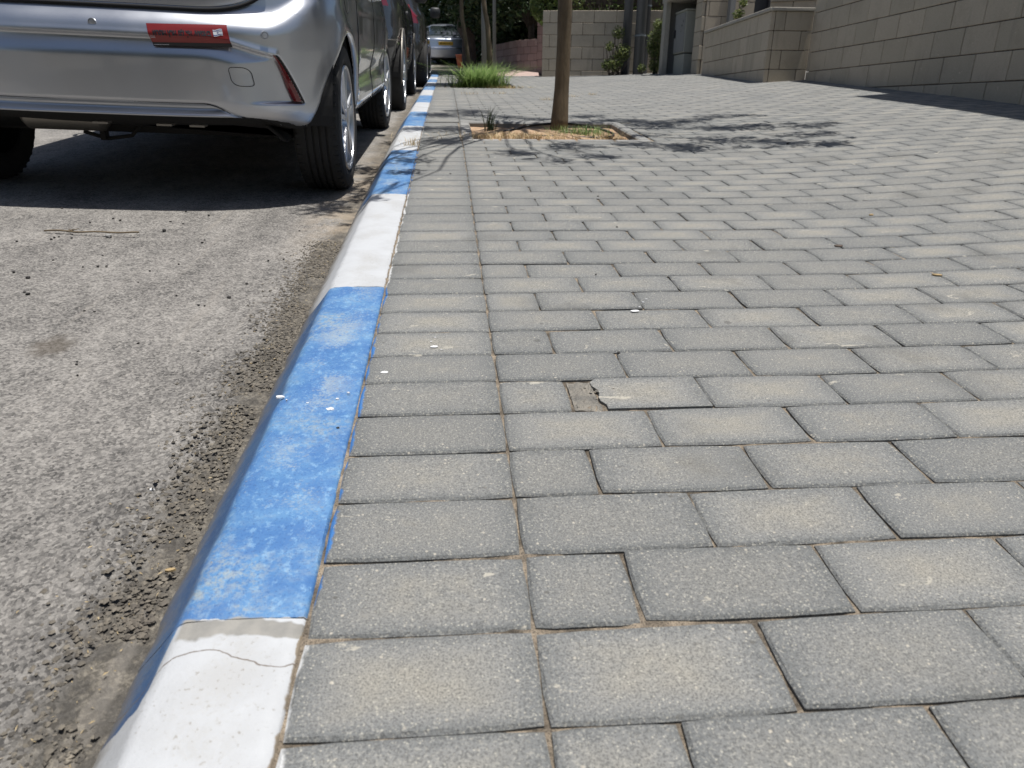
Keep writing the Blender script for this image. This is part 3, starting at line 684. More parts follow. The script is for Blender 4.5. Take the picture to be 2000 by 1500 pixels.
def make_car(name, table, mw, mat, wheels, wheelR, track, tw, belt, roof, detail=False, disp=None, zwarp=None, ps=None, zs=None, body_kw={}, steer=0.0, extra=None, glass_rear=None, lamp=None, archR=None):
    root = empty(name, mw); B = Body(table, disp=disp, **body_kw)
    if ps is None: ps = np.concatenate([np.linspace(0, 0.22, 20), np.linspace(0.24, 1, 56)])
    if zs is None: zs = np.linspace(table[0][0], table[-1][0], 46)
    V, F, N = build_shell(B, ps, zs, zwarp)
    body = link('body', V, F, mat, root, smooth=True); body.data.materials.append(M['under'])
    # wheel arches: faces inside each arch are removed, the rim of the opening is drawn onto the arc
    aR = archR or wheelR*1.12; zc_ = wheelR+0.005; body.data.materials.clear(); body.data.materials.append(mat); body.data.materials.append(M['under'])
    bm = bmesh.new(); bm.from_mesh(body.data); xin = track/2-tw*0.9
    kill = [f for f in bm.faces if abs(f.calc_center_median().x) > xin and len(f.verts) == 4 and any(math.hypot(f.calc_center_median().y-yy, f.calc_center_median().z-zc_) < aR for yy in wheels)]
    bmesh.ops.delete(bm, geom=kill, context='FACES')
    for v in bm.verts:
        if v.is_boundary and abs(v.co.x) > xin-0.03:
            for yy in wheels:
                d = math.hypot(v.co.y-yy, v.co.z-zc_)
                if abs(d-aR) < 0.09 and d > 0.01 and abs(v.co.x) > xin: k_ = aR/d; v.co.y = yy+(v.co.y-yy)*k_; v.co.z = zc_+(v.co.z-zc_)*k_
    bm.normal_update()
    zmin = table[0][0]
    for f in bm.faces:
        f.smooth = True; f.material_index = 1 if (f.normal.z < -0.75 and f.calc_center_median().z < zmin+0.12) else 0
    lip = [e for e in bm.edges if e.is_boundary and all(abs(v.co.x) > xin for v in e.verts)]
    ext = bmesh.ops.extrude_edge_only(bm, edges=lip)['geom']
    for v in [g for g in ext if isinstance(g, bmesh.types.BMVert)]: v.co.x -= math.copysign(0.022, v.co.x)
    bm.to_mesh(body.data); bm.free()
    for yy in wheels:
        for sx in (-1, 1):
            mb = MB(); n = 30; q = aR+0.012
            for (x_, rr) in ((BODYX(table)-0.035, q), (xin-0.02, q), (xin-0.02, 0.0)):
                mb.v += [(sx*x_, yy+rr*math.cos(a_), zc_+rr*math.sin(a_)) for a_ in np.linspace(0.0, math.pi, n)]
            mb.f = [(k*n+j, k*n+j+1, (k+1)*n+j+1, (k+1)*n+j) for k in range(2) for j in range(n-1)]; mb.r = [0]*len(mb.v)
            mb.build('wheel_arch_liner', M['under'], root)
    L_ = max(r[2] for r in table)
    wy0, wy1 = glass_rear
    pil = lambda c: abs(c.y-(wy0+(wy1-wy0)*0.48)) > 0.045
    g = {'rear_window': (M['glass'], lambda c, n: belt+0.04 < c.z < roof-0.07 and n.y < -0.35 and abs(n.x) < 0.55),
         'windscreen': (M['glass'], lambda c, n: belt+0.04 < c.z < roof-0.07 and n.y > 0.3 and abs(n.x) < 0.6),
         'side_window': (M['glass'], lambda c, n: belt+0.02 < c.z < roof-0.09 and abs(n.x) > 0.55 and wy0+(c.z-belt)*0.3 < c.y < wy1-(c.z-belt)*0.9 and pil(c))}
    if lamp: g = {**lamp, **g}
    sp = split_faces(body, g)
    for yy in wheels:
        for sx in (-1, 1): make_wheel(root, sx*track/2, yy, wheelR, tw, steer if yy == max(wheels) else 0.0, detail)
    # floor and axle
    fl = MB(); fl.box(-track/2+0.10, track/2-0.10, wheels[0]-0.12, wheels[-1]+0.2, wheelR-0.075, wheelR+0.03)
    fl.tube([(-track/2+0.05, wheels[0], wheelR-0.01), (track/2-0.05, wheels[0], wheelR-0.01)], 0.035, 10)
    fl.build('underbody', M['under'], root)
    return root, B, sp, body
def strip(root, name, mat, pts, nrm, r=0.0018, n=6):
    mb = MB(); mb.tube(pts, r, n, cap=True); return mb.build(name, mat, root, smooth=True)

# ---- the near silver hatchback
SILV = [(0.225, 0.12, 3.50, 0.70), (0.26, 0.05, 3.56, 0.775), (0.30, 0.02, 3.59, 0.812), (0.38, 0.0, 3.61, 0.838), (0.50, 0.0, 3.62, 0.848), (0.60, 0.0, 3.62, 0.852), (0.650, 0.0, 3.61, 0.853),
        (0.705, 0.058, 3.59, 0.852), (0.716, 0.060, 3.58, 0.851), (0.80, 0.072, 3.45, 0.848), (0.88, 0.085, 3.20, 0.838), (0.95, 0.11, 2.78, 0.822), (1.02, 0.145, 2.60, 0.785),
        (1.20, 0.23, 2.25, 0.715), (1.36, 0.34, 1.92, 0.64), (1.43, 0.45, 1.68, 0.575), (1.465, 0.62, 1.50, 0.47), (1.48, 0.85, 1.32, 0.30)]
def crease(ax): return 0.612-0.052*sstep(ax, 0.36, 0.66)**1.3
def xrefl(z): return 0.622+0.090*np.clip((0.575-z)/0.175, 0, 1)**0.70
def lipz(ax): return 0.392-0.125*sstep(ax, 0.36, 0.62)**1.1
def disp_silver(x, y, z, recess=True):
    ax = np.abs(x); d = np.zeros_like(ax); rear = 1-sstep(y, 0.40, 0.55)
    zc = crease(ax); zl = lipz(ax)
    # flare just above the crease
    d += rear*0.006*np.exp(-((z-zc-0.006)/0.012)**2)*(ax < 0.64)
    if recess:
        xb = xrefl(z)
        inside = sstep(zc-z, -0.002, 0.004)*sstep(z-(0.395+0.0*ax), -0.004, 0.004)*sstep(xb-ax, -0.004, 0.004)
        topr = sstep(zc-z, 0.0, 0.072); ramp_t = 1-topr
        ramp_x = sstep(ax, 0.47+0.4*max(0, 0.5-z), 0.66)
        d -= rear*inside*0.025*np.maximum(ramp_t, ramp_x)
        # ledge under the reflector fades inwards
    # raised lip below
    below = sstep(zl-z, -0.001, 0.004)
    cen = 1-sstep(ax, 0.42, 0.58)
    d -= rear*0.006*np.exp(-((z-zl)/0.0035)**2)*(ax < 0.62)
    d += rear*cen*0.020*(sstep(0.375-z, 0.0, 0.030))*below
    d -= rear*cen*0.012*(sstep(0.392-z, 0.0, 0.010))*below*(1-sstep(0.375-z, 0.0, 0.03))
    # lift of the ledge under the tail lamp
    # wheel-arch flare
    for ya in (0.53, 2.88):
        rr = np.hypot(y-ya, z-0.31); d += 0.010*np.exp(-((rr-0.345)/0.03)**2)*(z > 0.2)
    # door waist and lower crease
    side = sstep(y, 0.9, 1.1)*(1-sstep(y, 2.5, 2.7))
    d -= side*0.022*np.exp(-((z-0.46)/0.075)**2); d += side*0.010*np.exp(-((z-0.33)/0.03)**2)+side*0.006*np.exp(-((z-0.75)/0.02)**2)
    return d
def warp_silver(x, y, z):
    ax = np.abs(x); w_ = (1-sstep(y, 0.15, 0.5)); lift = 0.085*(1-sstep(ax, 0.45, 0.72)) + 0.03*(1-sstep(ax, 0.7, 0.8))
    z = z+w_*lift*(1-sstep(z, 0.225, 0.36))
    # ledge rises towards the lamp
    z = z+(1-sstep(y, 0.35, 0.6))*0.085*sstep(ax, 0.60, 0.80)*np.exp(-((z-0.70)/0.07)**2)
    return z
psA = np.concatenate([np.linspace(0, 0.26, 190)[:-1], np.linspace(0.26, 0.40, 46)[:-1], np.linspace(0.40, 1.0, 70)])
zsA = np.concatenate([np.linspace(0.225, 0.74, 116)[:-1], np.linspace(0.74, 1.0, 26)[:-1], np.linspace(1.0, 1.48, 40)])
VB = 2.885; UC = -1.285
car_mw = SM(UC, VB, RD(UC, VB+1.6)-0.0, 0.0, math.radians(-0.35), 0.030)
lampA = {'tail_lamp': (M['redlens'], lambda c, n: c.z > 0.775 and c.z < 1.05 and 0.40 < abs(c.x) < 0.76 and c.y < 0.42 and n.y < -0.2),
         'tailgate': (M['silver'], lambda c, n: c.z > 0.708 and c.z < 1.30 and abs(c.x) < 0.40+0.0*c.z and c.y < 0.6 and n.y < -0.2),
         'rear_bumper': (M['silver'], lambda c, n: c.z < 0.708 and c.y < 0.18 and n.z > -0.9)}
car, BA, spA, bodyA = make_car('parked_hatchback', SILV, car_mw, M['silver'], (0.53, 2.88), 0.305, 1.475, 0.195, 0.95, 1.46, True, disp_silver, warp_silver, psA, zsA,
                 dict(nrear=2.9, arear=0.48), steer=math.radians(-2), glass_rear=(0.62, 2.55), lamp=lampA, archR=0.338)
tag(car, 'silver hatchback nearest the camera with a red sticker on its rear bumper', 'car')
def rp_(x, z, off=0.0, rec=False): return Vector((x, BA.rear_y(x, z, rec)-off, z))
def warpz(p):
    x, y, z = p; q = warp_silver(np.array([x]), np.array([y]), np.array([z]))[0]; return Vector((x, y, float(q)))
# shut line between bumper and tailgate
strip(car, 'tailgate_gap', M['gap'], [warpz(rp_(x, 0.703+0.10*(1-math.sqrt(max(0, 1-min(1, max(0, (abs(x)-0.36)/0.25))**2.4))), 0.004)) for x in np.linspace(-0.605, 0.605, 90)]+[], None, 0.0075)
# rounded tailgate shell proud of the gap
mb = MB(); nx, nz = 60, 16
for j in range(nz):
    for i in range(nx):
        x = -0.60+1.20*i/(nx-1); e = max(0, (abs(x)-0.36)/0.24); z0 = 0.713+0.10*(1-math.sqrt(max(0, 1-min(1, e)**2.4))); z = z0+(0.95-z0)*j/(nz-1)
        mb.v.append(tuple(rp_(x, z, 0.008-0.006*(j == 0)+0.003*math.sin(j/nz*3))))
mb.f = [(j*nx+i, j*nx+i+1, (j+1)*nx+i+1, (j+1)*nx+i) for j in range(nz-1) for i in range(nx-1)]; mb.r = [0]*len(mb.v); mb.fm = [0]*len(mb.f)
# skirt back to the body
b0 = len(mb.v); per = [i for i in range(nx)]+[j*nx+nx-1 for j in range(1, nz)]
for i in per: p = mb.v[i]; mb.v.append((p[0]*1.004, p[1]+0.05, p[2]+0.004))
for k in range(len(per)-1): mb.f.append((per[k+1], per[k], b0+k, b0+k+1))
per2 = [j*nx for j in range(nz)]; b1 = len(mb.v)
for i in per2: p = mb.v[i]; mb.v.append((p[0]*1.004, p[1]+0.05, p[2]+0.004))
for k in range(len(per2)-1): mb.f.append((per2[k], per2[k+1], b1+k+1, b1+k))
mb.r = [0]*len(mb.v); mb.fm = [0]*len(mb.f)
tg = mb.build('tailgate_panel', M['silver'], car); smooth_by_angle(tg, 40)
# thin crease highlights and the bumper lip shut line
for nm, fn, x0, x1 in (('bumper_seam', lipz, -0.60, 0.60),):
    strip(car, nm, M['gap'], [warpz(rp_(x, float(fn(np.array([abs(x)]))[0]), -0.001)) for x in np.linspace(x0, x1, 70)], None, 0.0022)
# reflectors
for sx in (-1, 1):
    mb = MB(); n = 26; rows_ = []
    for i in range(n):
        z = 0.572-0.170*i/(n-1); t = i/(n-1); wdt = (0.010+0.019*min(1, t*1.4))*(1 if t > 0.03 else 0.4); xo = float(xrefl(z))-0.006
        a = rp_(sx*(xo-wdt), z, -0.024, False); b = rp_(sx*xo, z, -0.012, False); cnt = rp_(sx*(xo-wdt*0.5), z, -0.010, False)
        rows_.append((a, cnt, b, a+Vector((0, 0.03, 0)), b+Vector((0, 0.03, 0))))
    for rws in rows_: mb.v += [tuple(q) for q in rws]
    for i in range(n-1):
        o0, o1 = i*5, (i+1)*5
        mb.f += [(o0, o1, o1+1, o0+1), (o0+1, o1+1, o1+2, o0+2), (o0+3, o1+3, o1, o0), (o0+2, o1+2, o1+4, o0+4)]
    mb.f += [(0, 1, 2, 4, 3), tuple((n-1)*5+k for k in (3, 4, 2, 1, 0))]; mb.r = [0]*len(mb.v); mb.fm = [0]*len(mb.f)
    rf = mb.build('reflector', M['redlens'], car, smooth=False)
    # dark moulding round it
    pts = [rp_(sx*(float(xrefl(z))+0.001), z, -0.010, False) for z in np.linspace(0.585, 0.398, 30)]
    strip(car, 'reflector_trim', M['darkplastic'], pts, None, 0.0035)
# parking sensors
for x, z in ((0.035, 0.645), (0.605, 0.630), (-0.54, 0.632)):
    c = rp_(x, z, 0.0); e = rp_(x+0.01, z, 0); nrm_ = (e-c).cross(Vector((0, 0, 1))).normalized()
    if nrm_.y > 0: nrm_ = -nrm_
    R_m = nrm_.to_track_quat('Z', 'Y').to_matrix().to_4x4(); mb = MB()
    mb.lathe([(-0.004, 0.0145), (0.0022, 0.0140), (0.0024, 0.0118), (-0.0010, 0.0112)], 28, axis='Z'); mb.lathe([(0.0002, 0.0112), (0.0022, 0.0100), (0.0028, 0.0)], 28, axis='Z')
    q = mb.build('parking_sensor', M['silver'], car, Matrix.Translation(c) @ R_m, smooth=True); smooth_by_angle(q, 30)
# towing-eye cover outline
cx_, cz_ = 0.512, 0.487; pts = []
for k in range(41):
    a = 2*math.pi*k/40; ca, sa = math.cos(a), math.sin(a); x = cx_+0.037*math.copysign(abs(ca)**0.55, ca)-0.012*sa; z = cz_+0.032*math.copysign(abs(sa)**0.55, sa); pts.append(rp_(x, z, 0.0004, True))
strip(car, 'towing_eye_cover', M['gap'], pts, None, 0.0011)
# red sticker with its printing
def place2(tx, tz, off):   # sticker coordinates (metres) -> car
    x = 0.215+tx*0.80; z = 0.651+tz*0.78+tx*0.022; return rp_(x, z, off-0.010*max(0, min(1, (0.610-z)/0.025)), False)
SW, SH = 0.332, 0.093
def sheet(name, mat, x0, x1, z0, z1, off, parent, nx=24, nz=10):
    mb = MB(); mb.v = [tuple(place2(x0+(x1-x0)*i/nx+(0.016*(-(z0+(z1-z0)*j/nz)/SH)), z0+(z1-z0)*j/nz, off)) for j in range(nz+1) for i in range(nx+1)]
    mb.f = [(j*(nx+1)+i, j*(nx+1)+i+1, (j+1)*(nx+1)+i+1, (j+1)*(nx+1)+i) for j in range(nz) for i in range(nx)]; mb.r = [0]*len(mb.v); mb.fm = [0]*len(mb.f)
    return mb.build(name, mat, parent, smooth=True)
stk = sheet('bumper_sticker', M['redprint'], 0, SW, -SH, 0, 0.0022, car)
tag(stk, 'red bumper sticker with black Hebrew lettering and a small flag')
sheet('sticker_black_band', M['ink'], 0, SW, -SH-0.0005, -SH*0.83, 0.0029, stk)
def text_mesh(body, size, bold=0.0):
    cu = bpy.data.curves.new('t', 'FONT'); cu.body = body; cu.size = size; cu.offset = bold; cu.align_x = 'LEFT'; cu.resolution_u = 3
    o = bpy.data.objects.new('t', cu); COL.objects.link(o); dg = bpy.context.evaluated_depsgraph_get(); dg.update()
    me = bpy.data.meshes.new_from_object(o.evaluated_get(dg)); bpy.data.objects.remove(o); return me
heb = 'באמיתי, אין לנו ארץ אחרת'
def sticker_text(s_, x0, x1, zb, hgt, mat, name, bold=0.0):
    me = text_mesh(s_, 1.0, bold)
    if not len(me.vertices): return
    co = np.array([v.co[:] for v in me.vertices]); mn, mx = co.min(0), co.max(0)
    for v in me.vertices:
        tx = x0+(v.co.x-mn[0])/(mx[0]-mn[0])*(x1-x0); tz = zb+(v.co.y-mn[1])/(mx[1]-mn[1])*hgt
        v.co = place2(tx+0.016*(-tz/SH), tz, 0.0036)
    me.materials.clear(); me.materials.append(mat); link_me(name, me, stk)
sticker_text(heb[::-1], 0.020, 0.262, -0.056, 0.035, M['ink'], 'sticker_lettering', 0.060)
# the two unreadable lines of small print and little logo are only dashes at this size
mb = MB(); rq = random.Random(4)
def dash(x0, x1, z, h):
    q = [place2(a+0.016*(-z/SH), b, 0.0037) for a, b in ((x0, z), (x1, z), (x1, z+h), (x0, z+h))]; mb.add(q, [(0,1,2,3)])
x = 0.004
while x < 0.066: l = rq.uniform(0.002, 0.005); dash(x, x+l, -0.0875, 0.0022); x += l+rq.uniform(0.0008, 0.002)
for zz in (-0.058, -0.053): 
    x = 0.004
    while x < 0.022: l = rq.uniform(0.002, 0.004); dash(x, x+l, zz, 0.0018); x += l+0.0012
tag(mb.build('small_print', M['whiteink'], stk), kind='stuff')
# flag sticker: white field, two blue stripes, hexagram
def flagpt(fx, fz, off): a = 0.16; return place2(0.296+(fx*math.cos(a)-fz*math.sin(a)), -0.033+(fx*math.sin(a)+fz*math.cos(a)), off)
def fquad(x0, x1, z0, z1, off, mat, nm):
    mb = MB(); n = 8
    for i in range(n+1):
        fx = x0+(x1-x0)*i/n; wv = 0.0012*math.sin(fx*200); mb.v += [tuple(flagpt(fx, z0+wv, off)), tuple(flagpt(fx, z1+wv, off))]
    mb.f = [(2*i, 2*i+2, 2*i+3, 2*i+1) for i in range(n)]; mb.r = [0]*len(mb.v); mb.fm = [0]*len(mb.f); return mb.build(nm, mat, stk)
fquad(-0.019, 0.019, -0.0135, 0.0135, 0.0037, M['whiteink'], 'flag_field')
fquad(-0.019, 0.019, 0.0075, 0.0105, 0.0043, M['blueink'], 'flag_stripe'); fquad(-0.019, 0.019, -0.0105, -0.0075, 0.0043, M['blueink'], 'flag_stripe')
mb = MB()
for rot in (0.5, 1.5):
    P3 = [(0.0048*math.cos(math.pi*rot+2*math.pi*k/3), 0.0048*math.sin(math.pi*rot+2*math.pi*k/3)) for k in range(3)]; P4 = [(a*0.62, b*0.62) for a, b in P3]
    for k in range(3): mb.add([flagpt(*P3[k], 0.0046), flagpt(*P3[(k+1) % 3], 0.0046), flagpt(*P4[(k+1) % 3], 0.0046), flagpt(*P4[k], 0.0046)], [(0,1,2,3)])
mb.build('flag_star', M['blueink'], stk)
# silencer, tail pipe, brackets
mb = MB(); mb.tube([(-0.42, 0.30, 0.305), (-0.40, 0.30, 0.305), (-0.12, 0.30, 0.305), (-0.10, 0.30, 0.305)], [0.04, 0.060, 0.060, 0.04], 24)
mb.tube([(-0.14, 0.30, 0.32), (-0.05, 0.42, 0.28), (0.1, 0.75, 0.26), (0.12, 1.6, 0.22)], 0.022, 12)
q = mb.build('silencer', M['steel'], car); smooth_by_angle(q, 40)
mb = MB(); mb.tube([(-0.24, 0.38, 0.23), (-0.15, 0.38, 0.205), (-0.05, 0.38, 0.22), (0.0, 0.38, 0.27)], 0.008, 8); mb.box(-0.17, -0.15, 0.36, 0.40, 0.20, 0.30); mb.box(-0.22, 0.40, 0.30, 0.32, 0.30, 0.34)
mb.build('exhaust_hanger', M['under'], car)
for x in (-0.05, 0.18, 0.30):
    mb = MB(); mb.box(x, x+0.055, 0.045, 0.085, 0.304, 0.311); mb.build('bumper_clip', M['steel'], car)
# side: door seams, handles, fuel flap, sill, mirrors
def side_pt(y, z, off=0.0, sx=1):
    ps_ = np.linspace(0, 1, 600); X, Y = BA.ring(z, ps_); d = disp_silver(X, Y, z); i = int(np.argmin(np.abs(Y-y)+10*(X < 0.4))); return Vector((sx*(X[i]+d[i]+off), y, z))
for sx in (-1, 1):
    for y0_, lean in ((0.93, 0.0), (1.72, 0.0), (2.55, 0.04)):
        strip(car, 'door_seam', M['gap'], [side_pt(y0_+(0.10*max(0, 0.62-z) if y0_ < 1 else 0)+lean*(0.9-z), z, 0.0005, sx) for z in np.linspace(0.30, 0.93, 26)], None, 0.0028)
    strip(car, 'sill_seam', M['gap'], [side_pt(y, 0.292, 0.0008, sx) for y in np.linspace(0.95, 2.48, 24)], None, 0.003)
    for y_ in (1.02, 1.86):
        mb = MB(); pp = [side_pt(y_+0.16*t, 0.835, 0.006+0.026*math.sin(math.pi*t), sx) for t in np.linspace(0, 1, 9)]; mb.tube(pp, 0.011, 8); mb.build('door_handle', M['silver'], car, smooth=True)
    strip(car, 'belt_trim', M['darkplastic'], [side_pt(y, 0.945, 0.002, sx) for y in np.linspace(0.6, 2.6, 20)], None, 0.009)
    mb = MB(); mb.bbox(sx*0.86-0.02 if sx > 0 else -0.98, 0.98 if sx > 0 else -0.84, 2.38, 2.50, 0.96, 1.09, 0.02); q = mb.build('door_mirror', M['silver'], car); smooth_by_angle(q, 60)
pts = [side_pt(0.60+0.075*math.cos(a), 0.80+0.075*math.sin(a), 0.0006) for a in np.linspace(0, 2*math.pi, 33)]; strip(car, 'fuel_flap', M['gap'], pts, None, 0.0014)

# ---- generic bodies for the cars farther up
def scale_table(t, L0, hw): 
    mx = max(r[2] for r in t); mw_ = max(r[3] for r in t); return [(z, a, b*L0/mx if b > 1 else b, c*hw/mw_) for z, a, b, c in t]
SUV = [(0.28, 0.12, 4.25, 0.78), (0.34, 0.03, 4.36, 0.86), (0.45, 0.0, 4.40, 0.895), (0.62, 0.0, 4.42, 0.91), (0.70, 0.02, 4.42, 0.912), (0.74, 0.06, 4.40, 0.912), (0.90, 0.10, 4.32, 0.905), (1.02, 0.12, 4.0, 0.885), (1.08, 0.15, 3.40, 0.86),
       (1.14, 0.19, 3.20, 0.82), (1.40, 0.34, 2.75, 0.74), (1.58, 0.50, 2.30, 0.66), (1.65, 0.65, 2.05, 0.55), (1.68, 0.9, 1.8, 0.35)]
SED = [(0.22, 0.15, 4.3, 0.72), (0.28, 0.05, 4.42, 0.80), (0.36, 0.02, 4.45, 0.84), (0.50, 0.0, 4.46, 0.855), (0.585, -0.01, 4.46, 0.86), (0.60, 0.04, 4.46, 0.86), (0.75, 0.06, 4.42, 0.86), (0.88, 0.07, 4.2, 0.85), (0.935, 0.14, 3.7, 0.835), (0.96, 0.42, 3.15, 0.81),
       (1.0, 0.56, 3.02, 0.775), (1.2, 0.82, 2.65, 0.69), (1.36, 1.15, 2.25, 0.61), (1.41, 1.4, 2.05, 0.52), (1.43, 1.6, 1.9, 0.35)]
def plate(root, y, z, w_=0.52, h_=0.11, x=0.0):
    mb = MB(); mb.bbox(x-w_/2, x+w_/2, y-0.012, y, z-h_/2, z+h_/2, 0.004); p = mb.build('number_plate', M['yellow'], root)
    me = text_mesh('35·617·52', 0.095, 0.002); me.materials.clear(); me.materials.append(M['ink']); co = np.array([v.co[:] for v in me.vertices]); mn, mx = co.min(0), co.max(0)
    for v in me.vertices: v.co = Vector((x-w_*0.42+(v.co.x-mn[0])/(mx[0]-mn[0])*w_*0.84, y-0.0135, z-0.035+(v.co.y-mn[1])/(mx[1]-mn[1])*0.07))
    link_me('plate_digits', me, p)
def pitch_at(v, l): return math.atan((gdrop(v+l)-gdrop(v))/l)
lampS = {'tail_lamp': (M['redlens'], lambda c, n: 0.92 < c.z < 1.22 and abs(c.x) > 0.50 and c.y < 0.40)}
u2_, v2_ = -1.335, 6.83
suv, B2, s2_, b2_ = make_car('parked_suv', SUV, SM(u2_, v2_, RD(u2_, v2_+2), 0, pitch_at(v2_, 3), 0.028), M['darkgrey'], (0.82, 3.42), 0.345, 1.60, 0.225, 1.08, 1.66, False, glass_rear=(0.75, 3.1), lamp=lampS, archR=0.40)
tag(suv, 'dark grey sport utility car parked just ahead of the silver hatchback', 'car')
for sx in (-1, 1):
    for yy in (0.82, 3.42):   # bright wheel-arch edge
        pts = [Vector((sx*(0.900+0.006), yy+0.405*math.cos(a), 0.355+0.405*math.sin(a))) for a in np.linspace(-0.15, math.pi+0.15, 30)]; strip(suv, 'arch_trim', M['steel'], pts, None, 0.010)
    strip(suv, 'bumper_trim', M['steel'], [Vector((sx*x, B2.rear_y(x, 0.66)-0.002, 0.66)) for x in np.linspace(0.3, 0.885, 20)], None, 0.004)
    mb = MB(); mb.bbox(0.92 if sx > 0 else -1.08, 1.08 if sx > 0 else -0.92, 2.98, 3.14, 1.10, 1.28, 0.03); q = mb.build('door_mirror', M['darkplastic'], suv); smooth_by_angle(q, 60)
    for y0_ in (1.30, 2.15, 3.02): strip(suv, 'door_seam', M['gap'], [Vector((sx*(np.interp(z, [r[0] for r in SUV], [r[3] for r in SUV])+0.001), y0_, z)) for z in np.linspace(0.4, 1.05, 10)], None, 0.004)
plate(suv, 0.07, 0.86)
u3_, v3_ = -1.20, 11.65
c3, B3, s3_, b3_ = make_car('parked_car', scale_table(SUV, 4.2, 0.88), SM(u3_, v3_, RD(u3_, v3_+2), 0, pitch_at(v3_, 3), 0.028), M['black_paint'], (0.72, 3.25), 0.335, 1.56, 0.215, 1.08, 1.66, False, glass_rear=(0.75, 3.0), lamp=lampS, archR=0.385)
tag(c3, 'black grey car third in the parked row, beyond the dark grey one', 'car')
for sx in (-1, 1):
    mb = MB(); mb.bbox(0.89 if sx > 0 else -1.07, 1.07 if sx > 0 else -0.89, 2.85, 3.0, 1.10, 1.27, 0.03); q = mb.build('door_mirror', M['darkplastic'], c3); smooth_by_angle(q, 60)
plate(c3, 0.07, 0.86)
lampW = {'tail_lamp': (M['redlens'], lambda c, n: 0.62 < c.z < 0.90 and abs(c.x) > 0.62 and c.y < 0.5)}
wv = 28.3; wu = -0.02; ww = RF(0, 29.5)+0.0
car4_mw = SM(wu, wv, ww, 0.0, math.radians(-2.2))
c4, B4, s4_, b4_ = make_car('parked_sedan', SED, car4_mw, M['bluesilver'], (0.95, 3.5), 0.305, 1.47, 0.195, 0.96, 1.42, False, glass_rear=(1.0, 2.9), lamp=lampW, body_kw=dict(nrear=3.4))
tag(c4, 'pale silver sedan with a yellow number plate, farthest up the street', 'car')
plate(c4, 0.045, 0.74)
mb = MB(); mb.tube([(x, B4.rear_y(x, 0.59)-0.010, 0.592) for x in np.linspace(-0.80, 0.80, 24)], 0.014, 8); mb.build('bumper_strip', M['chrome'], c4, smooth=True)

# ------------------------------------------------------------------ walls
BK = 0.40; BH = 0.20
def block_wall(parent, p0, p1, ztop, zbot_fn, first_off, name='stone_block', thick=0.18, coping=None, cap_t=0.035, mat='block', seed=1, maxc=12, bk=BK, bh=BH, trim0=0.0):
    """p0,p1 world xy of the face; courses level, top at ztop"""
    a = Vector((p0[0], p0[1], 0)); b = Vector((p1[0], p1[1], 0)); d = (b-a); Ln = d.length; d.normalize(); nrm = Vector((d.y, -d.x, 0))   # outward = right of travel
    rs = random.Random(seed); g = 0.0035
    core = MB(); cm = Matrix(((d.x, nrm.x, 0, a.x), (d.y, nrm.y, 0, a.y), (0, 0, 1, 0), (0, 0, 0, 1)))
    zb = min(zbot_fn(0), zbot_fn(Ln))-0.3
    core.box(0.055, Ln-0.055, -thick, -0.010, zb, ztop, mx=cm); core.build('wall_core', M['mortar'], parent)
    row = 0; z = ztop
    while z > zb+0.05 and row < maxc:
        x = -first_off if row % 2 == 0 else -first_off-bk/2
        while x < Ln-0.005:
            x0, x1 = max(x, trim0), min(x+bk, Ln)
            if x1-x0 > 0.02 and z > min(zbot_fn(x0), zbot_fn(x1))-0.02:
                mb = MB(); w_, h_ = (x1-x0)/2-g, bh/2-g
                mb.bbox(-w_, w_, -0.05, rs.uniform(-0.001, 0.0015), -h_, h_, 0.004, jit=0.0007)
                o = mb.build(name, M[mat], parent); o.matrix_local = Matrix.Translation(a+d*((x0+x1)/2)+Vector((0, 0, z-bh/2))) @ Matrix(((d.x, nrm.x, 0, 0), (d.y, nrm.y, 0, 0), (0, 0, 1, 0), (0, 0, 0, 1)))
            x += bk
        z -= bh; row += 1
    if coping:
        x = 0.0
        while x < Ln-0.01:
            x1 = min(x+coping, Ln); mb = MB(); mb.bbox(x+0.002, x1-0.002, -thick-0.01, 0.022, ztop+0.001, ztop+cap_t, 0.004, mx=cm, jit=0.001); mb.build('coping_stone', M['coping'], parent); x = x1
def wxy(u, v, w): q = W(u, v, w); return (q.x, q.y)
def zat(pa, pb):   # ground height along the wall
    za, zb_, L_ = pa.z, pb.z, ((pa-pb).xy).length
    return lambda t: za+(zb_-za)*max(0, min(1, t/L_))
# big wall on the right
A_ = W(4.12, 8.60, 0.14); B_ = W(3.93, 4.98, 0.26); D_ = B_+(B_-A_)*1.35
bw = tag(empty('stone_wall'), 'long beige stone block wall on the right edge of the pavement', 'wall')
top_z = A_.z+0.80+0.065
block_wall(bw, (A_.x, A_.y), (D_.x, D_.y), top_z, zat(A_, D_), 0.14, coping=0.6, seed=3, thick=0.22)
e0 = Vector((A_.x, A_.y, 0)); side = Vector((1, 0.03, 0))
block_wall(bw, (A_.x+0.6, A_.y+0.03), (A_.x+0.052, A_.y), top_z, lambda t: A_.z-0.1, 0.2, seed=4, thick=0.18)
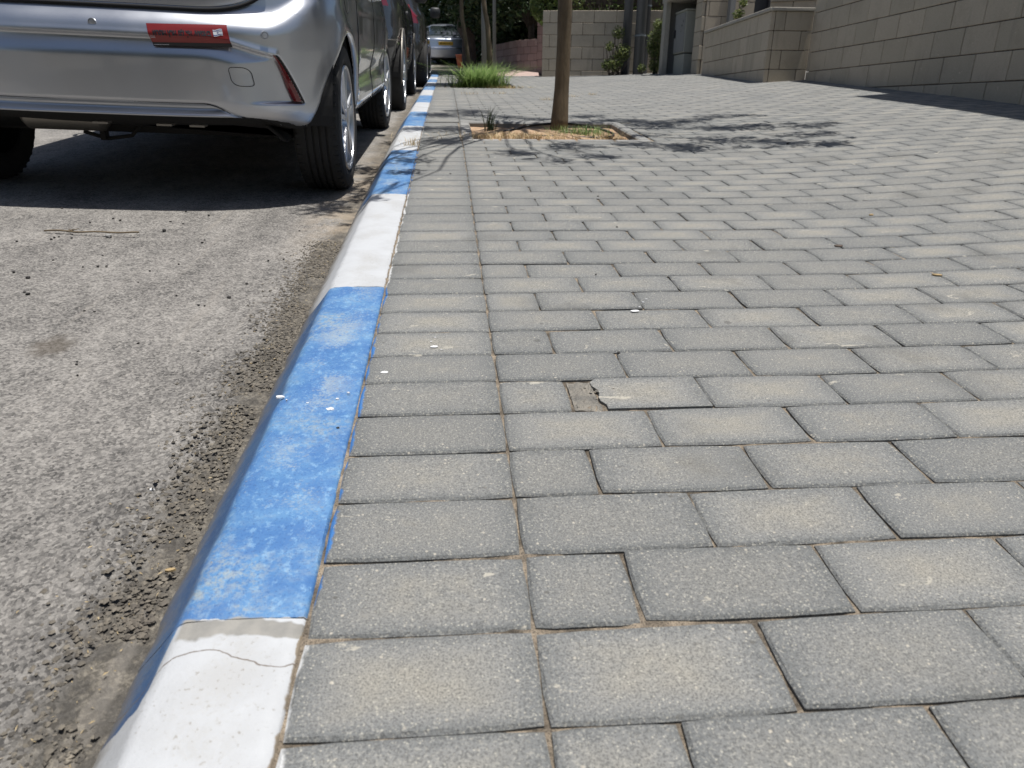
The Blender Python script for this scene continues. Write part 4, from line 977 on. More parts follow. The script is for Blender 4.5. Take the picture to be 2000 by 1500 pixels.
# rust stain and weed are on the wall; planter
Pa = W(3.82, 11.39, 0.04); Pb = W(3.65, 8.66, 0.125); Pc = W(4.14, 8.64, 0.15)
pl = tag(empty('planter_wall'), 'low stone block planter between the long right wall and the niche with the cabinet', 'planter')
ptop = Pb.z+0.70
block_wall(pl, (Pa.x, Pa.y), (Pb.x, Pb.y), ptop, zat(Pa, Pb), 0.10, coping=0.55, seed=5, thick=0.12)
block_wall(pl, (Pb.x, Pb.y), (Pc.x, Pc.y), ptop, lambda t: Pb.z-0.1, 0.23, coping=0.6, seed=6, thick=0.12, trim0=0.052)
mb = MB(); mb.add([(Pa.x+0.1, Pa.y, ptop-0.06), (Pb.x+0.1, Pb.y+0.1, ptop-0.06), (Pc.x, Pc.y+0.1, ptop-0.06), (Pa.x+0.45, Pa.y, ptop-0.06)], [(0, 1, 2, 3)]); mb.build('planter_soil', M['joint'], pl)
# lower garden wall seen over the planter
lw = tag(empty('garden_wall'), 'short pale stone wall with a flat coping rising just behind the dark planter', 'wall')
q0 = W(4.45, 10.6, 0); block_wall(lw, (q0.x-0.02, q0.y), (q0.x+1.6, q0.y-0.9), top_z+0.16, lambda t: q0.z, 0.1, coping=0.5, seed=8, maxc=5)
# left block wall at the far end of the paving
La = W(1.757, 14.32, -0.086); Lb = W(3.80, 13.95, -0.084)
fwl = tag(empty('far_block_wall'), 'straight beige stone block wall behind the slim street tree at the top of the pavement', 'wall')
block_wall(fwl, (La.x, La.y), (Lb.x+0.2, Lb.y-0.02), La.z+1.0, lambda t: La.z-0.02, 0.27, coping=None, seed=9, thick=0.3)
mb = MB()
# pillar beside the niche
Q0 = W(3.86, 11.72, 0.02)
pil = tag(empty('stone_pillar'), 'tall stone block pillar between the cabinet niche and the dark gate', 'pillar')
block_wall(pil, (Q0.x, Q0.y+0.32), (Q0.x, Q0.y), Q0.z+2.2, lambda t: Q0.z-0.1, 0.1, seed=11, maxc=12)
block_wall(pil, (Q0.x, Q0.y), (Q0.x+0.80, Q0.y), Q0.z+2.2, lambda t: Q0.z-0.1, 0.3, seed=12, maxc=12, trim0=0.052)
# niche: left post, lintel, back wall; cabinet inside
N0 = W(3.62, 12.90, -0.01)
ni = tag(empty('utility_niche'), 'grey concrete niche with a pale lintel, housing the meter cabinet', 'niche')
mb = MB(); mb.bbox(N0.x, N0.x+0.09, N0.y-0.02, N0.y+0.14, N0.z-0.3, N0.z+1.35, 0.006); mb.build('niche_post', M['coping'], ni)
mb = MB(); mb.bbox(N0.x+0.02, N0.x+0.9, N0.y+0.12, N0.y+0.22, N0.z-0.3, N0.z+1.6, 0.004); mb.build('niche_back', M['concrete'], ni)
mb = MB(); mb.bbox(N0.x+0.62, N0.x+0.70, N0.y-1.3, N0.y+0.12, N0.z-0.3, N0.z+1.6, 0.004); mb.build('niche_side', M['concrete'], ni)
mb = MB(); mb.bbox(N0.x-0.005, N0.x+0.9, N0.y-0.86, N0.y+0.21, N0.z+1.045, N0.z+1.6, 0.01); mb.build('niche_lintel', M['coping'], ni)
cab = tag(empty('utility_cabinet'), 'grey two-section meter cabinet with worn stickers standing in the concrete niche', 'cabinet')
cx0, cy0 = N0.x+0.17, N0.y-0.62
mb = MB(); mb.bbox(cx0, cx0+0.32, cy0, cy0+0.56, N0.z+0.26, N0.z+0.86, 0.008); mb.build('cabinet_body', M['cabinet'], cab)
mb = MB(); mb.bbox(cx0-0.012, cx0+0.33, cy0-0.012, cy0+0.57, N0.z+0.862, N0.z+0.89, 0.006); mb.build('cabinet_top', M['cabinet'], cab)
mb = MB(); mb.bbox(cx0+0.015, cx0+0.31, cy0+0.01, cy0+0.55, N0.z-0.1, N0.z+0.245, 0.006); mb.build('cabinet_base', M['cabinet'], cab)
mb = MB(); mb.bbox(cx0-0.010, cx0-0.002, cy0+0.02, cy0+0.54, N0.z+0.28, N0.z+0.84, 0.003); dr = mb.build('cabinet_door', M['edging'], cab)
mb = MB(); mb.bbox(cx0-0.035, cx0-0.012, cy0+0.46, cy0+0.50, N0.z+0.50, N0.z+0.62, 0.004); mb.build('cabinet_handle', M['darkplastic'], dr)
for (yy, zz, a, b) in ((0.16, 0.66, 0.07, 0.05), (0.10, 0.72, 0.04, 0.06), (0.2, 0.58, 0.06, 0.015)):
    mb = MB(); rs = random.Random(int(zz*100)); n = 9; mb.add([(cx0-0.012, cy0+yy+a*0.5*math.cos(t)*rs.uniform(0.6, 1), N0.z+zz+b*0.5*math.sin(t)*rs.uniform(0.6, 1)) for t in np.linspace(0, 2*math.pi, n, endpoint=False)], [tuple(range(n))]); mb.build('torn_sticker', M['darkplastic'], dr)
# gate and louvred shutter behind the planter
gt = tag(empty('metal_gate'), 'dark solid metal gate behind the planter beside the stone pillar', 'gate')
gx, gy, gz = Q0.x+0.80, Q0.y+0.25, Q0.z
mb = MB(); mb.box(gx-0.02, gx+0.9, gy, gy+0.04, gz, gz+1.9); mb.build('gate_panel', M['gate'], gt)
for i in range(3): mb = MB(); mb.box(gx+0.0+i*0.3, gx+0.03+i*0.3, gy-0.03, gy-0.001, gz, gz+1.9); mb.build('gate_rib', M['gate'], gt)
lv = tag(empty('louvred_shutter'), 'grey horizontal louvred shutter right of the dark gate', 'shutter')
mb = MB(); mb.box(gx+0.92, gx+1.9, gy+0.0, gy+0.03, gz, gz+1.9); mb.build('shutter_frame', M['gate'], lv)
for i in range(60):
    mb = MB(); mx = Matrix.Translation((0, gy-0.012, gz+0.4+i*0.025)) @ Matrix.Rotation(math.radians(35), 4, 'X'); mb.box(gx+0.94, gx+1.88, -0.012, 0.012, -0.0015, 0.0015, mx=mx); mb.build('louvre_slat', M['louvre'], lv)
# kerb line at the far edge of the paving, pink ramp and pink stone walls of the next plot
ks = tag(empty('far_kerb', S.copy()), kind='structure')
for i in range(5):
    u = -0.1+i*0.5; mb = MB(); mb.bbox(u, u+0.49, VEND+0.005, VEND+0.12, gdrop(VEND)-0.2, gdrop(VEND)+0.012+rise(u)*0.5, 0.006); mb.build('kerb_stone', M['edging'], ks)
mb = MB(); zt = gdrop(17)
mb.add([W(u, v, w) for u, v, w in ((0.55, 16.3, zt-0.03), (1.95, 16.3, zt-0.05), (2.4, 20.5, zt-0.02), (0.55, 20.5, zt+0.06), (0.55, 16.3, zt-0.3), (1.95, 16.3, zt-0.3), (2.4, 20.5, zt-0.3), (0.55, 20.5, zt-0.3))], [(0,1,2,3),(4,7,6,5),(0,4,5,1),(1,5,6,2),(2,6,7,3),(3,7,4,0)])
tag(mb.build('driveway', M['pink']), 'pinkish paved driveway apron beyond the far kerb', kind='structure')
pw = tag(empty('pink_stone_wall'), 'pinkish stone wall stepping up in the shade beside the driveway', 'wall')
r0 = W(1.70, 18.8, -0.25); r1 = W(2.05, 17.2, -0.2)
block_wall(pw, (r0.x, r0.y), (r0.x+0.42, r0.y-0.5), r0.z+0.62, lambda t: r0.z-0.1, 0.1, mat='pink', seed=21, bk=0.22, bh=0.155, thick=0.15)
block_wall(pw, (r0.x+0.42, r0.y-0.5), (r0.x+0.75, r0.y-0.9), r0.z+1.05, lambda t: r0.z-0.1, 0.1, mat='pink', seed=22, bk=0.25, bh=0.175, thick=0.15, coping=0.4)
block_wall(pw, (r0.x-0.5, r0.y+1.6), (r0.x, r0.y), r0.z+0.62, lambda t: r0.z-0.1, 0.1, mat='pink', seed=23, bk=0.25, bh=0.155, thick=0.15)

# ------------------------------------------------------------------ off-frame building added above the right wall to throw the wedge of shade
hs = tag(empty('shade_building'), 'pale building above the right wall, mostly off the frame, added to cast shade', 'shade_building')
mb = MB(); hb = W(4.35, 5.0, 0.2)
mb.box(hb.x, hb.x+6, hb.y-4.5, hb.y+0.9, hb.z-0.4, hb.z+3.4); mb.build('shade_building_wall', M['coping'], hs)
mb = MB(); mb.box(hb.x-0.28, hb.x+6.2, hb.y-4.6, hb.y+1.15, hb.z+3.402, hb.z+3.6); mb.build('roof', M['concrete'], hs)

# ------------------------------------------------------------------ vegetation
def leaves(n, fn, size, rs, asp=0.42, droop=0.0, curl=0.25):
    V = []; F = []; R_ = []
    for _ in range(n):
        c, nd = fn(rs)
        if c is None: continue
        s_ = size*rs.uniform(0.6, 1.35); d = Vector((rs.gauss(0, 1), rs.gauss(0, 1), rs.gauss(0, 0.6)-droop)).normalized(); t = d.cross(nd+Vector((rs.gauss(0, .5), rs.gauss(0, .5), rs.gauss(0, .5))))
        if t.length < 1e-3: continue
        t.normalize(); nn = d.cross(t)*s_*curl*0.5; b = len(V); r = rs.random()
        V += [c-d*s_*0.5, c+t*s_*asp*0.5+nn, c+d*s_*0.5, c-t*s_*asp*0.5+nn]; F += [(b, b+1, b+2), (b, b+2, b+3)]; R_ += [r]*4
    return V, F, R_
def blob_fn(blobs, shell=0.55):
    tot = sum(b[3]**2 for b in blobs); cum = []; a = 0
    for b in blobs: a += b[3]**2/tot; cum.append(a)
    def f(rs):
        x = rs.random(); i = next((k for k, c_ in enumerate(cum) if x <= c_), len(blobs)-1); bx, by, bz, r, fz = blobs[i]
        d = Vector((rs.gauss(0, 1), rs.gauss(0, 1), rs.gauss(0, 1))).normalized(); q = r*(shell+(1-shell)*rs.random()**0.6)
        return Vector((bx, by, bz))+Vector((d.x*q, d.y*q, d.z*q*fz)), Vector((0, 0, 1))*0.6+d*0.6
    return f
def limb_pts(a, b, rs, n=7, wob=0.06):
    a = Vector(a); b = Vector(b); L_ = (b-a).length
    return [a+(b-a)*(i/(n-1))+Vector((rs.gauss(0, wob), rs.gauss(0, wob), 0))*L_*math.sin(math.pi*i/(n-1))*0.5 for i in range(n)]
# the slim street tree in the near pit
rs = random.Random(31)
T0 = W(0.755, 5.08, -0.06); tree = tag(empty('street_tree'), 'slim young street tree with a smooth brown trunk in the nearest pit', 'tree')
mb = MB(); base = T0.copy(); tp = T0+Vector((0.03, 0.02, 2.15))
pts = [base+(tp-base)*t+Vector((0.010*math.sin(t*7), 0.008*math.sin(t*5+1), 0)) for t in np.linspace(0, 1, 22)]
rad = [0.062-0.014*min(1, t*6)-0.006*t+0.0012*math.sin(t*41) for t in np.linspace(0, 1, 22)]
mb.tube(pts, rad, 20); tr = mb.build('trunk', M['bark'], tree, smooth=True)
crown_c = []; mb = MB(); SX, SY = 0.17, 0.05
# crown clumps are placed over the patches of shade the tree throws
patch = [(-0.20, 3.62, .10), (-0.25, 4.9, .14), (0.0, 4.35, .13), (-0.05, 5.9, .20), (0.20, 6.3, .18), (0.45, 5.75, .15), (0.0, 4.9, .17), (0.35, 3.9, .10), (0.7, 4.15, .12), (1.1, 4.2, .13), (1.35, 4.05, .14), (1.6, 4.3, .15), (1.9, 4.05, .12), (2.1, 3.95, .10),
         (1.45, 5.1, .18), (1.7, 5.3, .16), (1.25, 5.5, .16), (1.95, 4.8, .15), (2.3, 4.65, .12), (2.0, 5.5, .14), (1.1, 5.9, .14), (1.0, 5.35, .13), (0.62, 5.6, .12), (1.75, 4.85, .13), (2.15, 4.3, .12), (0.75, 3.75, .09), (0.55, 3.62, .07),
         (-0.45, 3.35, .12), (-0.50, 2.95, .10), (-0.55, 3.15, .10), (-0.42, 3.9, .12), (-0.3, 2.75, .05), (1.2, 4.6, .09)]
fork = tp
for (pu, pv, pr) in patch:
    h = rs.uniform(2.15, 3.3) if abs(pu-0.9) < 1.2 else rs.uniform(2.0, 2.7)
    c = W(pu+SX*h, pv+SY*h, h); crown_c.append((c.x, c.y, c.z, pr*1.35, 0.45)); crown_c.append((c.x+rs.uniform(-1, 1)*pr*1.8, c.y+rs.gauss(0, pr*0.5), c.z+rs.gauss(0, .1), pr*0.8, 0.5)); crown_c.append((c.x+rs.uniform(-1, 1)*pr*2.2, c.y+rs.gauss(0, pr*0.6), c.z, pr*0.5, 0.5)); 
    mid = fork.lerp(c, 0.45)+Vector((0, 0, 0.25)); mb.tube(limb_pts(fork, mid, rs, 5), [0.020, 0.017, 0.014, 0.012, 0.010], 6); mb.tube(limb_pts(mid, c, rs, 5), [0.010, 0.008, 0.006, 0.005, 0.003], 5)
    for _ in range(5): e = c+Vector((rs.gauss(0, pr*0.8), rs.gauss(0, pr*0.8), rs.gauss(0, pr*0.5))); mb.tube([c.lerp(mid, 0.25), e], [0.004, 0.0018], 4)
mb.build('branches', M['bark'], tree, smooth=True)
V, F, R_ = leaves(10500, blob_fn(crown_c, 0.05), 0.054, rs, asp=0.32)
link('crown', V, F, M['leaf'], tree, rnd=R_)
# the second pit: two thin trunks and long grass
def thin_tree(u, v, w, pts_off, r0, r1, label, crown, seed, name='young_tree', bark='bark', cm='leaf', nl=2600, ls=0.08):
    rs = random.Random(seed); b = W(u, v, w); root = tag(empty(name), label, 'tree'); mb = MB()
    P_ = [b+Vector(p) for p in pts_off]; n = len(P_); fine = []
    for i in range(n-1):
        for k in range(4): fine.append(P_[i].lerp(P_[i+1], k/4))
    fine.append(P_[-1]); N = len(fine); mb.tube(fine, [r0+(r1-r0)*i/(N-1) for i in range(N)], 12); mb.build('trunk', M[bark], root, smooth=True)
    if crown:
        bl = [(b.x+x, b.y+y, b.z+z, r, 0.8) for x, y, z, r in crown]; mb = MB()
        for (x, y, z, r, f) in bl:
            mb.tube(limb_pts(P_[-1], (x, y, z), rs, 5), [r1*0.7, r1*0.55, r1*0.45, r1*0.3, r1*0.15], 6)
        mb.build('branches', M[bark], root, smooth=True)
        V, F, R_ = leaves(nl, blob_fn(bl, 0.2), ls, rs); link('crown', V, F, M[cm], root, rnd=R_)
    return root
w2 = gdrop(10.7)-0.04
thin_tree(0.64, 10.75, w2, [(0, 0, 0), (-0.035, 0.0, 0.25), (-0.055, 0, 0.55), (-0.075, 0, 0.8), (-0.14, 0, 1.15), (-0.12, 0, 1.6), (-0.05, 0, 2.0)], 0.042, 0.024, 'right of the two thin bent trunks rising from the grassy pit', [(0.3, 0.2, 2.6, 0.5), (-0.3, -0.2, 2.7, 0.45), (0, 0.3, 3.1, 0.5)], 41)
thin_tree(0.33, 10.85, w2, [(0, 0, 0), (-0.02, 0, 0.3), (-0.06, 0, 0.6), (-0.11, 0, 0.9), (-0.12, 0, 1.3), (-0.20, 0, 1.9)], 0.032, 0.022, 'left of the two thin trunks rising from the grassy pit', [(-0.2, 0.2, 2.5, 0.4), (-0.5, 0.1, 2.7, 0.4)], 42)
# street trees and dark trees at the top of the street
def big_tree(label, u, v, w, H, R, seed, mat='leaf_dark', nl=9000, ls=0.16, tr=0.13, lean=(0, 0), name='tree', nb=9, low=0.45, fz=0.8, shell=0.35):
    rs = random.Random(seed); b = W(u, v, w); root = tag(empty(name), label, 'tree'); mb = MB(); top = b+Vector((lean[0], lean[1], H*low))
    mb.tube(limb_pts(b-Vector((0, 0, 0.2)), top, rs, 9, 0.04), [tr*(1.25-0.6*i/8) for i in range(9)], 12); mb.build('trunk', M['bark_dark'], root, smooth=True)
    bl = []; mb = MB()
    for i in range(nb):
        a = rs.random()*6.28; q = R*rs.uniform(0.2, 0.75); z = H*rs.uniform(low, 0.95); r = R*rs.uniform(0.35, 0.6); c = (b.x+lean[0]+q*math.cos(a), b.y+lean[1]+q*math.sin(a), b.z+z); bl.append((*c, r, fz))
        mb.tube(limb_pts(top-Vector((0, 0, rs.random()*0.3)), c, rs, 6), [tr*0.5, tr*0.42, tr*0.34, tr*0.26, tr*0.18, tr*0.08], 6)
    mb.build('branches', M['bark_dark'], root, smooth=True)
    V, F, R_ = leaves(nl, blob_fn(bl, shell), ls, rs, asp=0.55); link('crown', V, F, M[mat], root, rnd=R_); return root
big_tree('dark leaning trunk under a broad crown right of the far sedan', 0.62, 19.5, -0.35, 4.6, 2.3, 51, nl=15000, tr=0.17, lean=(-0.25, 0), low=0.36, nb=14)
big_tree('broad leafy tree whose crown hangs over the far sedan', 1.9, 35.5, -0.8, 6.4, 3.6, 52, nl=17000, ls=0.24, mat='leaf', nb=14, low=0.30)
big_tree('dark dense tree behind the pink stone wall', 2.6, 24.0, -0.5, 6.5, 3.0, 53, nl=16000, ls=0.2, nb=16, low=0.2)
big_tree('dark dense tree behind the far block wall', 4.6, 20.5, -0.2, 6.0, 2.8, 54, nl=16000, ls=0.18, nb=16, low=0.2)
big_tree('dark dense tree standing right of the poles beyond the niche', 6.8, 19.0, 0.0, 6.5, 3.0, 55, nl=14000, ls=0.18, nb=14, low=0.2)
big_tree('tall tree farthest up the street above the road', -3.2, 48, -1.0, 6.5, 3.0, 56, nl=8000, ls=0.3, mat='leaf', nb=10, low=0.4)
big_tree('second dark tree deep in the shade beyond the driveway', 1.3, 33, -0.6, 5.5, 3.2, 57, nl=12000, ls=0.24, nb=12, low=0.1)
big_tree('bushy dark tree deep in the shade right of the driveway', 3.4, 28, -0.6, 5.5, 3.2, 58, nl=12000, ls=0.24, nb=12, low=0.1)
# clipped hedge above the far wall, round end to the left
rs = random.Random(61); hd = tag(empty('clipped_hedge'), 'big clipped dark hedge with a rounded sunlit end above the far block wall', 'hedge')
hc = W(2.95, 16.2, 0.0)
def hedge_fn(cx, cy, z0, z1, x0, x1, yd, rr):
    def f(rs):
        # points near the skin of a rounded bar
        x = rs.uniform(x0, x1); a = rs.random()*2*math.pi; zc, zr = (z0+z1)/2, (z1-z0)/2
        k = 1.0
        if x < x0+rr: k = math.sqrt(max(0.0, 1-((x0+rr-x)/rr)**2))
        q = rs.uniform(0.82, 1.0)+0.05*noise.noise(Vector((x*3, a*2, 1)))
        ca, sa = math.cos(a), math.sin(a); e = 0.6
        p = Vector((x, cy+math.copysign(abs(ca)**e, ca)*yd*k*q, zc+math.copysign(abs(sa)**e, sa)*zr*k*q)); return p, Vector((0.0, ca, sa))
    return f
V, F, R_ = leaves(26000, hedge_fn(hc.x, hc.y, hc.z+0.50, hc.z+1.62, hc.x-1.22, hc.x+3.6, 0.75, 1.0), 0.055, rs, asp=0.5)
link('hedge_leaves', V, F, M['leaf_hedge'], hd, rnd=R_)
mb = MB(); mb.bbox(hc.x-0.45, hc.x+3.5, hc.y-0.5, hc.y+0.5, hc.z+0.78, hc.z+1.55, 0.25); mb.build('hedge_core', M['bark_dark'], hd)
for i in range(5): mb = MB(); mb.tube([(hc.x-0.2+i*0.8, hc.y, hc.z-0.4), (hc.x-0.1+i*0.8, hc.y, hc.z+0.9)], 0.05, 8); mb.build('stem', M['bark_dark'], hd)
V, F, R_ = leaves(16000, (lambda rs: (W(rs.uniform(-1.2, 9.0), rs.uniform(38, 40), -0.9)+Vector((0, 0, 2.6*rs.random()**0.8*(0.8+0.2*math.sin(rs.random()*9)))), Vector((0, -1, 0.4)))), 0.24, random.Random(62), asp=0.6)
tag(link('far_shrubbery', V, F, M['leaf_dark'], rnd=R_), 'dark mass of shrubs closing off the view at the end of the street', 'shrubs', kind='stuff')
V, F, R_ = leaves(9000, (lambda rs: (W(rs.uniform(1.4, 7.5), rs.uniform(24.5, 26.5), -0.6)+Vector((0, 0, 2.0*rs.random()**0.8)), Vector((0, -1, 0.4)))), 0.17, random.Random(63), asp=0.6)
tag(link('garden_shrubbery', V, F, M['leaf_dark'], rnd=R_), 'dark shrubs of the garden beyond the driveway', 'shrubs', kind='stuff')
# poles by the far wall
def pole(name, label, u, v, r, mat, H=6.5, lean=0.0, cat='pole', bands=()):
    b = W(u, v, G(u, v)-0.1); root = tag(empty(name), label, cat); mb = MB(); mb.tube([b, b+Vector((lean*H, 0, H))], [r, r*0.9], 20); mb.build('shaft', M[mat], root, smooth=True)
    for z in bands: mb = MB(); mb.lathe([(-0.012, r*1.0), (-0.012, r*1.07), (0.012, r*1.07), (0.012, r*1.0)], 20, 'Z', (b.x+lean*z, b.y, b.z+z)); mb.build('band', M['pole_light'], root, smooth=False)
    return root
pole('utility_pole', 'slate grey steel pole rising through the bush, left of the thicker one', 3.20, 13.75, 0.080, 'pole')
pole('utility_pole', 'thicker slate grey steel pole with a pale band in front of the far wall', 3.39, 13.55, 0.095, 'pole', bands=(0.72,))
pole('cable_pipe', 'thin dark cable pipe standing right behind the thicker grey pole', 3.585, 13.85, 0.045, 'pole', cat='pipe', bands=(1.2,))
pole('lamp_post', 'pale grey lamp post behind the two thin trunks', 0.73, 15.2, 0.05, 'pole_light', cat='street lamp')
pole('sign_post', 'thinner pale post just right of the lamp post, behind the thin trunks', 0.98, 16.0, 0.035, 'pole_light', cat='post')
# bushes round the poles
def bush(label, u, v, w, bl, n, ls, seed, mat='leaf_bush'):
    rs = random.Random(seed); b = W(u, v, w); root = tag(empty('bush'), label, 'bush'); B_ = [(b.x+x, b.y+y, b.z+z, r, 1.0) for x, y, z, r in bl]
    mb = MB()
    for (x, y, z, r, f) in B_:
        for _ in range(4): mb.tube(limb_pts((b.x+rs.gauss(0, .06), b.y, b.z-0.05), (x+rs.gauss(0, r*.5), y+rs.gauss(0, r*.5), z+rs.gauss(0, r*.5)), rs, 5), [0.008, 0.007, 0.006, 0.004, 0.002], 5)
    mb.build('stems', M['bark_dark'], root); V, F, R_ = leaves(n, blob_fn(B_, 0.2), ls, rs, asp=0.42); link('foliage', V, F, M[mat], root, rnd=R_)
bush('leafy green bush between the thick grey pole and the concrete niche', 3.62, 13.25, -0.05, [(-0.02, 0, 0.12, 0.12), (0.0, 0, 0.34, 0.15), (-0.03, 0, 0.56, 0.15), (0.02, 0.02, 0.74, 0.12), (-0.10, -0.02, 0.42, 0.09)], 1900, 0.050, 71)
bush('small dark bush at the foot of the left grey pole', 2.98, 13.60, -0.06, [(0.0, 0, 0.14, 0.15), (0.12, 0, 0.32, 0.16), (0.04, 0.05, 0.64, 0.12), (-0.16, 0, 0.12, 0.10), (-0.12, 0, 0.42, 0.08)], 1300, 0.050, 72)
bush('light green twigs hanging over the far block wall left of the poles', 3.0, 14.9, 0.75, [(-0.5, 0, 0.42, 0.16), (-0.2, 0, 0.50, 0.15), (0.05, 0, 0.48, 0.12)], 420, 0.06, 77)
bush('low sprig of leaves between the two grey poles', 3.42, 13.4, -0.06, [(0, 0, 0.08, 0.08)], 120, 0.045, 73)
bush('reddish green shrub growing out of the planter', 3.98, 10.6, 0.72, [(0, 0, 0.10, 0.08), (0.05, 0, 0.24, 0.06)], 240, 0.045, 74)
bush('single small green seedling in the planter before the shutter', 4.25, 10.0, 0.72, [(0, 0, 0.10, 0.05)], 50, 0.04, 75)
bush('sunlit leaves hanging low in the shade beyond the driveway', 1.35, 21.5, -0.35, [(0, 0, 0.35, 0.16), (0.2, 0, 0.28, 0.13), (-0.25, 0, 0.1, 0.1)], 300, 0.08, 76)

# ------------------------------------------------------------------ tree pits
def pit(P_, label, seed, depth=0.030):
    rs = random.Random(seed); a, b, c, d = P_; root = tag(empty('tree_pit', S.copy()), label, 'tree pit'); gd = gdrop((c+d)/2); t = 0.074
    us = ar(a+0.002, b-0.002, 0.03); vs = ar(c+0.002, d-0.002, 0.03)
    V = [(u, v, gd+rise(u)*0.8-depth+0.014*fbm(u*5, v*5, seed, 4)+0.02*math.exp(-((u-(a+b)/2)**2+(v-(c+d)/2)**2)/0.08)) for v in vs for u in us]; n = len(us)
    F = [(j*n+i, j*n+i+1, (j+1)*n+i+1, (j+1)*n+i) for j in range(len(vs)-1) for i in range(n-1)]; link('pit_soil', V, F, M['soil'], root, smooth=True)
    def st(u0, u1, v0, v1):
        mb = MB(); z = gd+rise((u0+u1)/2); mb.bbox(u0+0.002, u1-0.002, v0+0.002, v1-0.002, z-0.16, z+rs.uniform(0.001, 0.005), 0.010, jit=0.001); mb.build('edging_stone', M['edging'], root)
    n = 5
    for i in range(n): x0 = a-t+(b-a+2*t)*i/n; x1 = a-t+(b-a+2*t)*(i+1)/n; st(x0, x1, c-t, c); st(x0, x1, d, d+t)
    for i in range(4): y0 = c+(d-c)*i/4; y1 = c+(d-c)*(i+1)/4; st(a-t, a, y0, y1); st(b, b+t, y0, y1)
    return root
pit(P1, 'square tree pit of orange sand holding the slim brown-trunked tree', 1)
pit(P2, 'farther tree pit overgrown with long green grass', 2)
def tuft(name, label, cat, u, v, w, n, h, spread, mat, seed, wd=0.004, lean=0.5, ell=(1, 1)):
    rs = random.Random(seed); V = []; F = []; R_ = []
    for _ in range(n):
        x, y = rs.gauss(0, spread*ell[0]), rs.gauss(0, spread*ell[1]); hh = h*rs.uniform(0.45, 1.15); a = rs.random()*6.28; dx, dy = math.cos(a)*hh*lean*rs.random(), math.sin(a)*hh*lean*rs.random()
        t = Vector((math.cos(a+1.57), math.sin(a+1.57), 0))*wd*rs.uniform(0.6, 1.3); b0 = len(V); r = rs.random()
        for k, q in ((0, 1), (0.4, 0.9), (0.75, 0.6)):
            c = Vector((x+dx*k*k, y+dy*k*k, hh*k*(1-0.15*k))); V += [c-t*q, c+t*q]
        V.append(Vector((x+dx*1.3, y+dy*1.3, hh*0.92))); F += [(b0, b0+1, b0+3, b0+2), (b0+2, b0+3, b0+5, b0+4), (b0+4, b0+5, b0+6)]; R_ += [r]*7
    o = link(name, V, F, M[mat], None, WM(u, v, w), rnd=R_)
    tag(o, label, cat); return o
g2 = gdrop(10.7)-0.05
tag(tuft('long_grass', 'thick clump of long green grass filling the far pit round the thin trunks', 'grass', 0.44, 10.62, g2, 1500, 0.34, 0.125, 'grass', 81, 0.0045, 2.2, (1.15, 0.9)), kind='stuff')
tag(tuft('dry_grass', 'dry straw at the front edge of the far grassy pit', 'grass', 0.72, 10.42, g2+0.01, 420, 0.08, 0.16, 'straw', 82, 0.003, 1.2, (1.2, 0.3)), kind='stuff')
tag(tuft('green_grass', 'green grass growing at the foot of the slim tree trunk', 'grass', 0.86, 4.86, -0.045, 260, 0.085, 0.085, 'grass', 83, 0.0022, 1.0, (1.2, 0.8)), kind='stuff')
tuft('dark_blade_plant', 'small dark spiky plant at the back left of the near pit', 'plant', 0.285, 5.10, -0.045, 34, 0.17, 0.018, 'grass_dark', 84, 0.0035, 0.6)
tag(tuft('dry_straw', 'dry straw lying in the left part of the near pit', 'grass', 0.42, 4.68, -0.03, 900, 0.045, 0.16, 'straw', 85, 0.0018, 2.2, (1.4, 0.7)), kind='stuff')
tag(tuft('dry_roots', 'dead brown stems in the right corner of the near pit', 'grass', 1.03, 4.72, -0.045, 260, 0.05, 0.07, 'straw', 86, 0.0018, 2.2, (0.9, 1.1)), kind='stuff')
tuft('dry_weed', 'dry weed sprouting from the kerb joint beside the near pit', 'weed', -0.20, 4.13, 0.0, 46, 0.055, 0.022, 'straw', 87, 0.0015, 1.3)
for i, (u, v) in enumerate(((0.25, 8.7), (0.62, 8.85), (1.35, 8.3), (1.62, 8.5), (1.02, 7.8))):
    q = tuft('joint_weed', 'tiny yellow weed in a paving joint in front of the far grassy pit', 'weed', u, v, G(u, v), 26, 0.035, 0.04, 'straw', 90+i, 0.002, 1.5, (1.4, 0.5)); q['group'] = 'tiny weeds in the paving joints'
# black irrigation pipe
rs = random.Random(12); mb = MB()
pp = [(0.26, 4.92, -0.035), (0.42, 4.98, -0.018), (0.58, 5.08, 0.004), (0.8, 5.12, 0.010), (0.98, 5.0, 0.0), (1.08, 4.85, -0.02), (1.02, 4.72, -0.026), (0.85, 4.70, -0.026), (0.62, 4.74, -0.024), (0.48, 4.78, -0.028)]
fine = []
for i in range(len(pp)-1):
    p0, p1, p2, p3 = [Vector(pp[max(0, min(len(pp)-1, i+k))]) for k in (-1, 0, 1, 2)]
    for k in range(6):
        t = k/6; fine.append(S @ (0.5*((2*p1)+(p2-p0)*t+(2*p0-5*p1+4*p2-p3)*t*t+(3*p1-p0-3*p2+p3)*t*t*t)))
mb.tube(fine, 0.008, 8); tag(mb.build('irrigation_pipe', M['pipe'], smooth=True), 'black irrigation pipe looping round the trunk in the near pit', 'pipe')

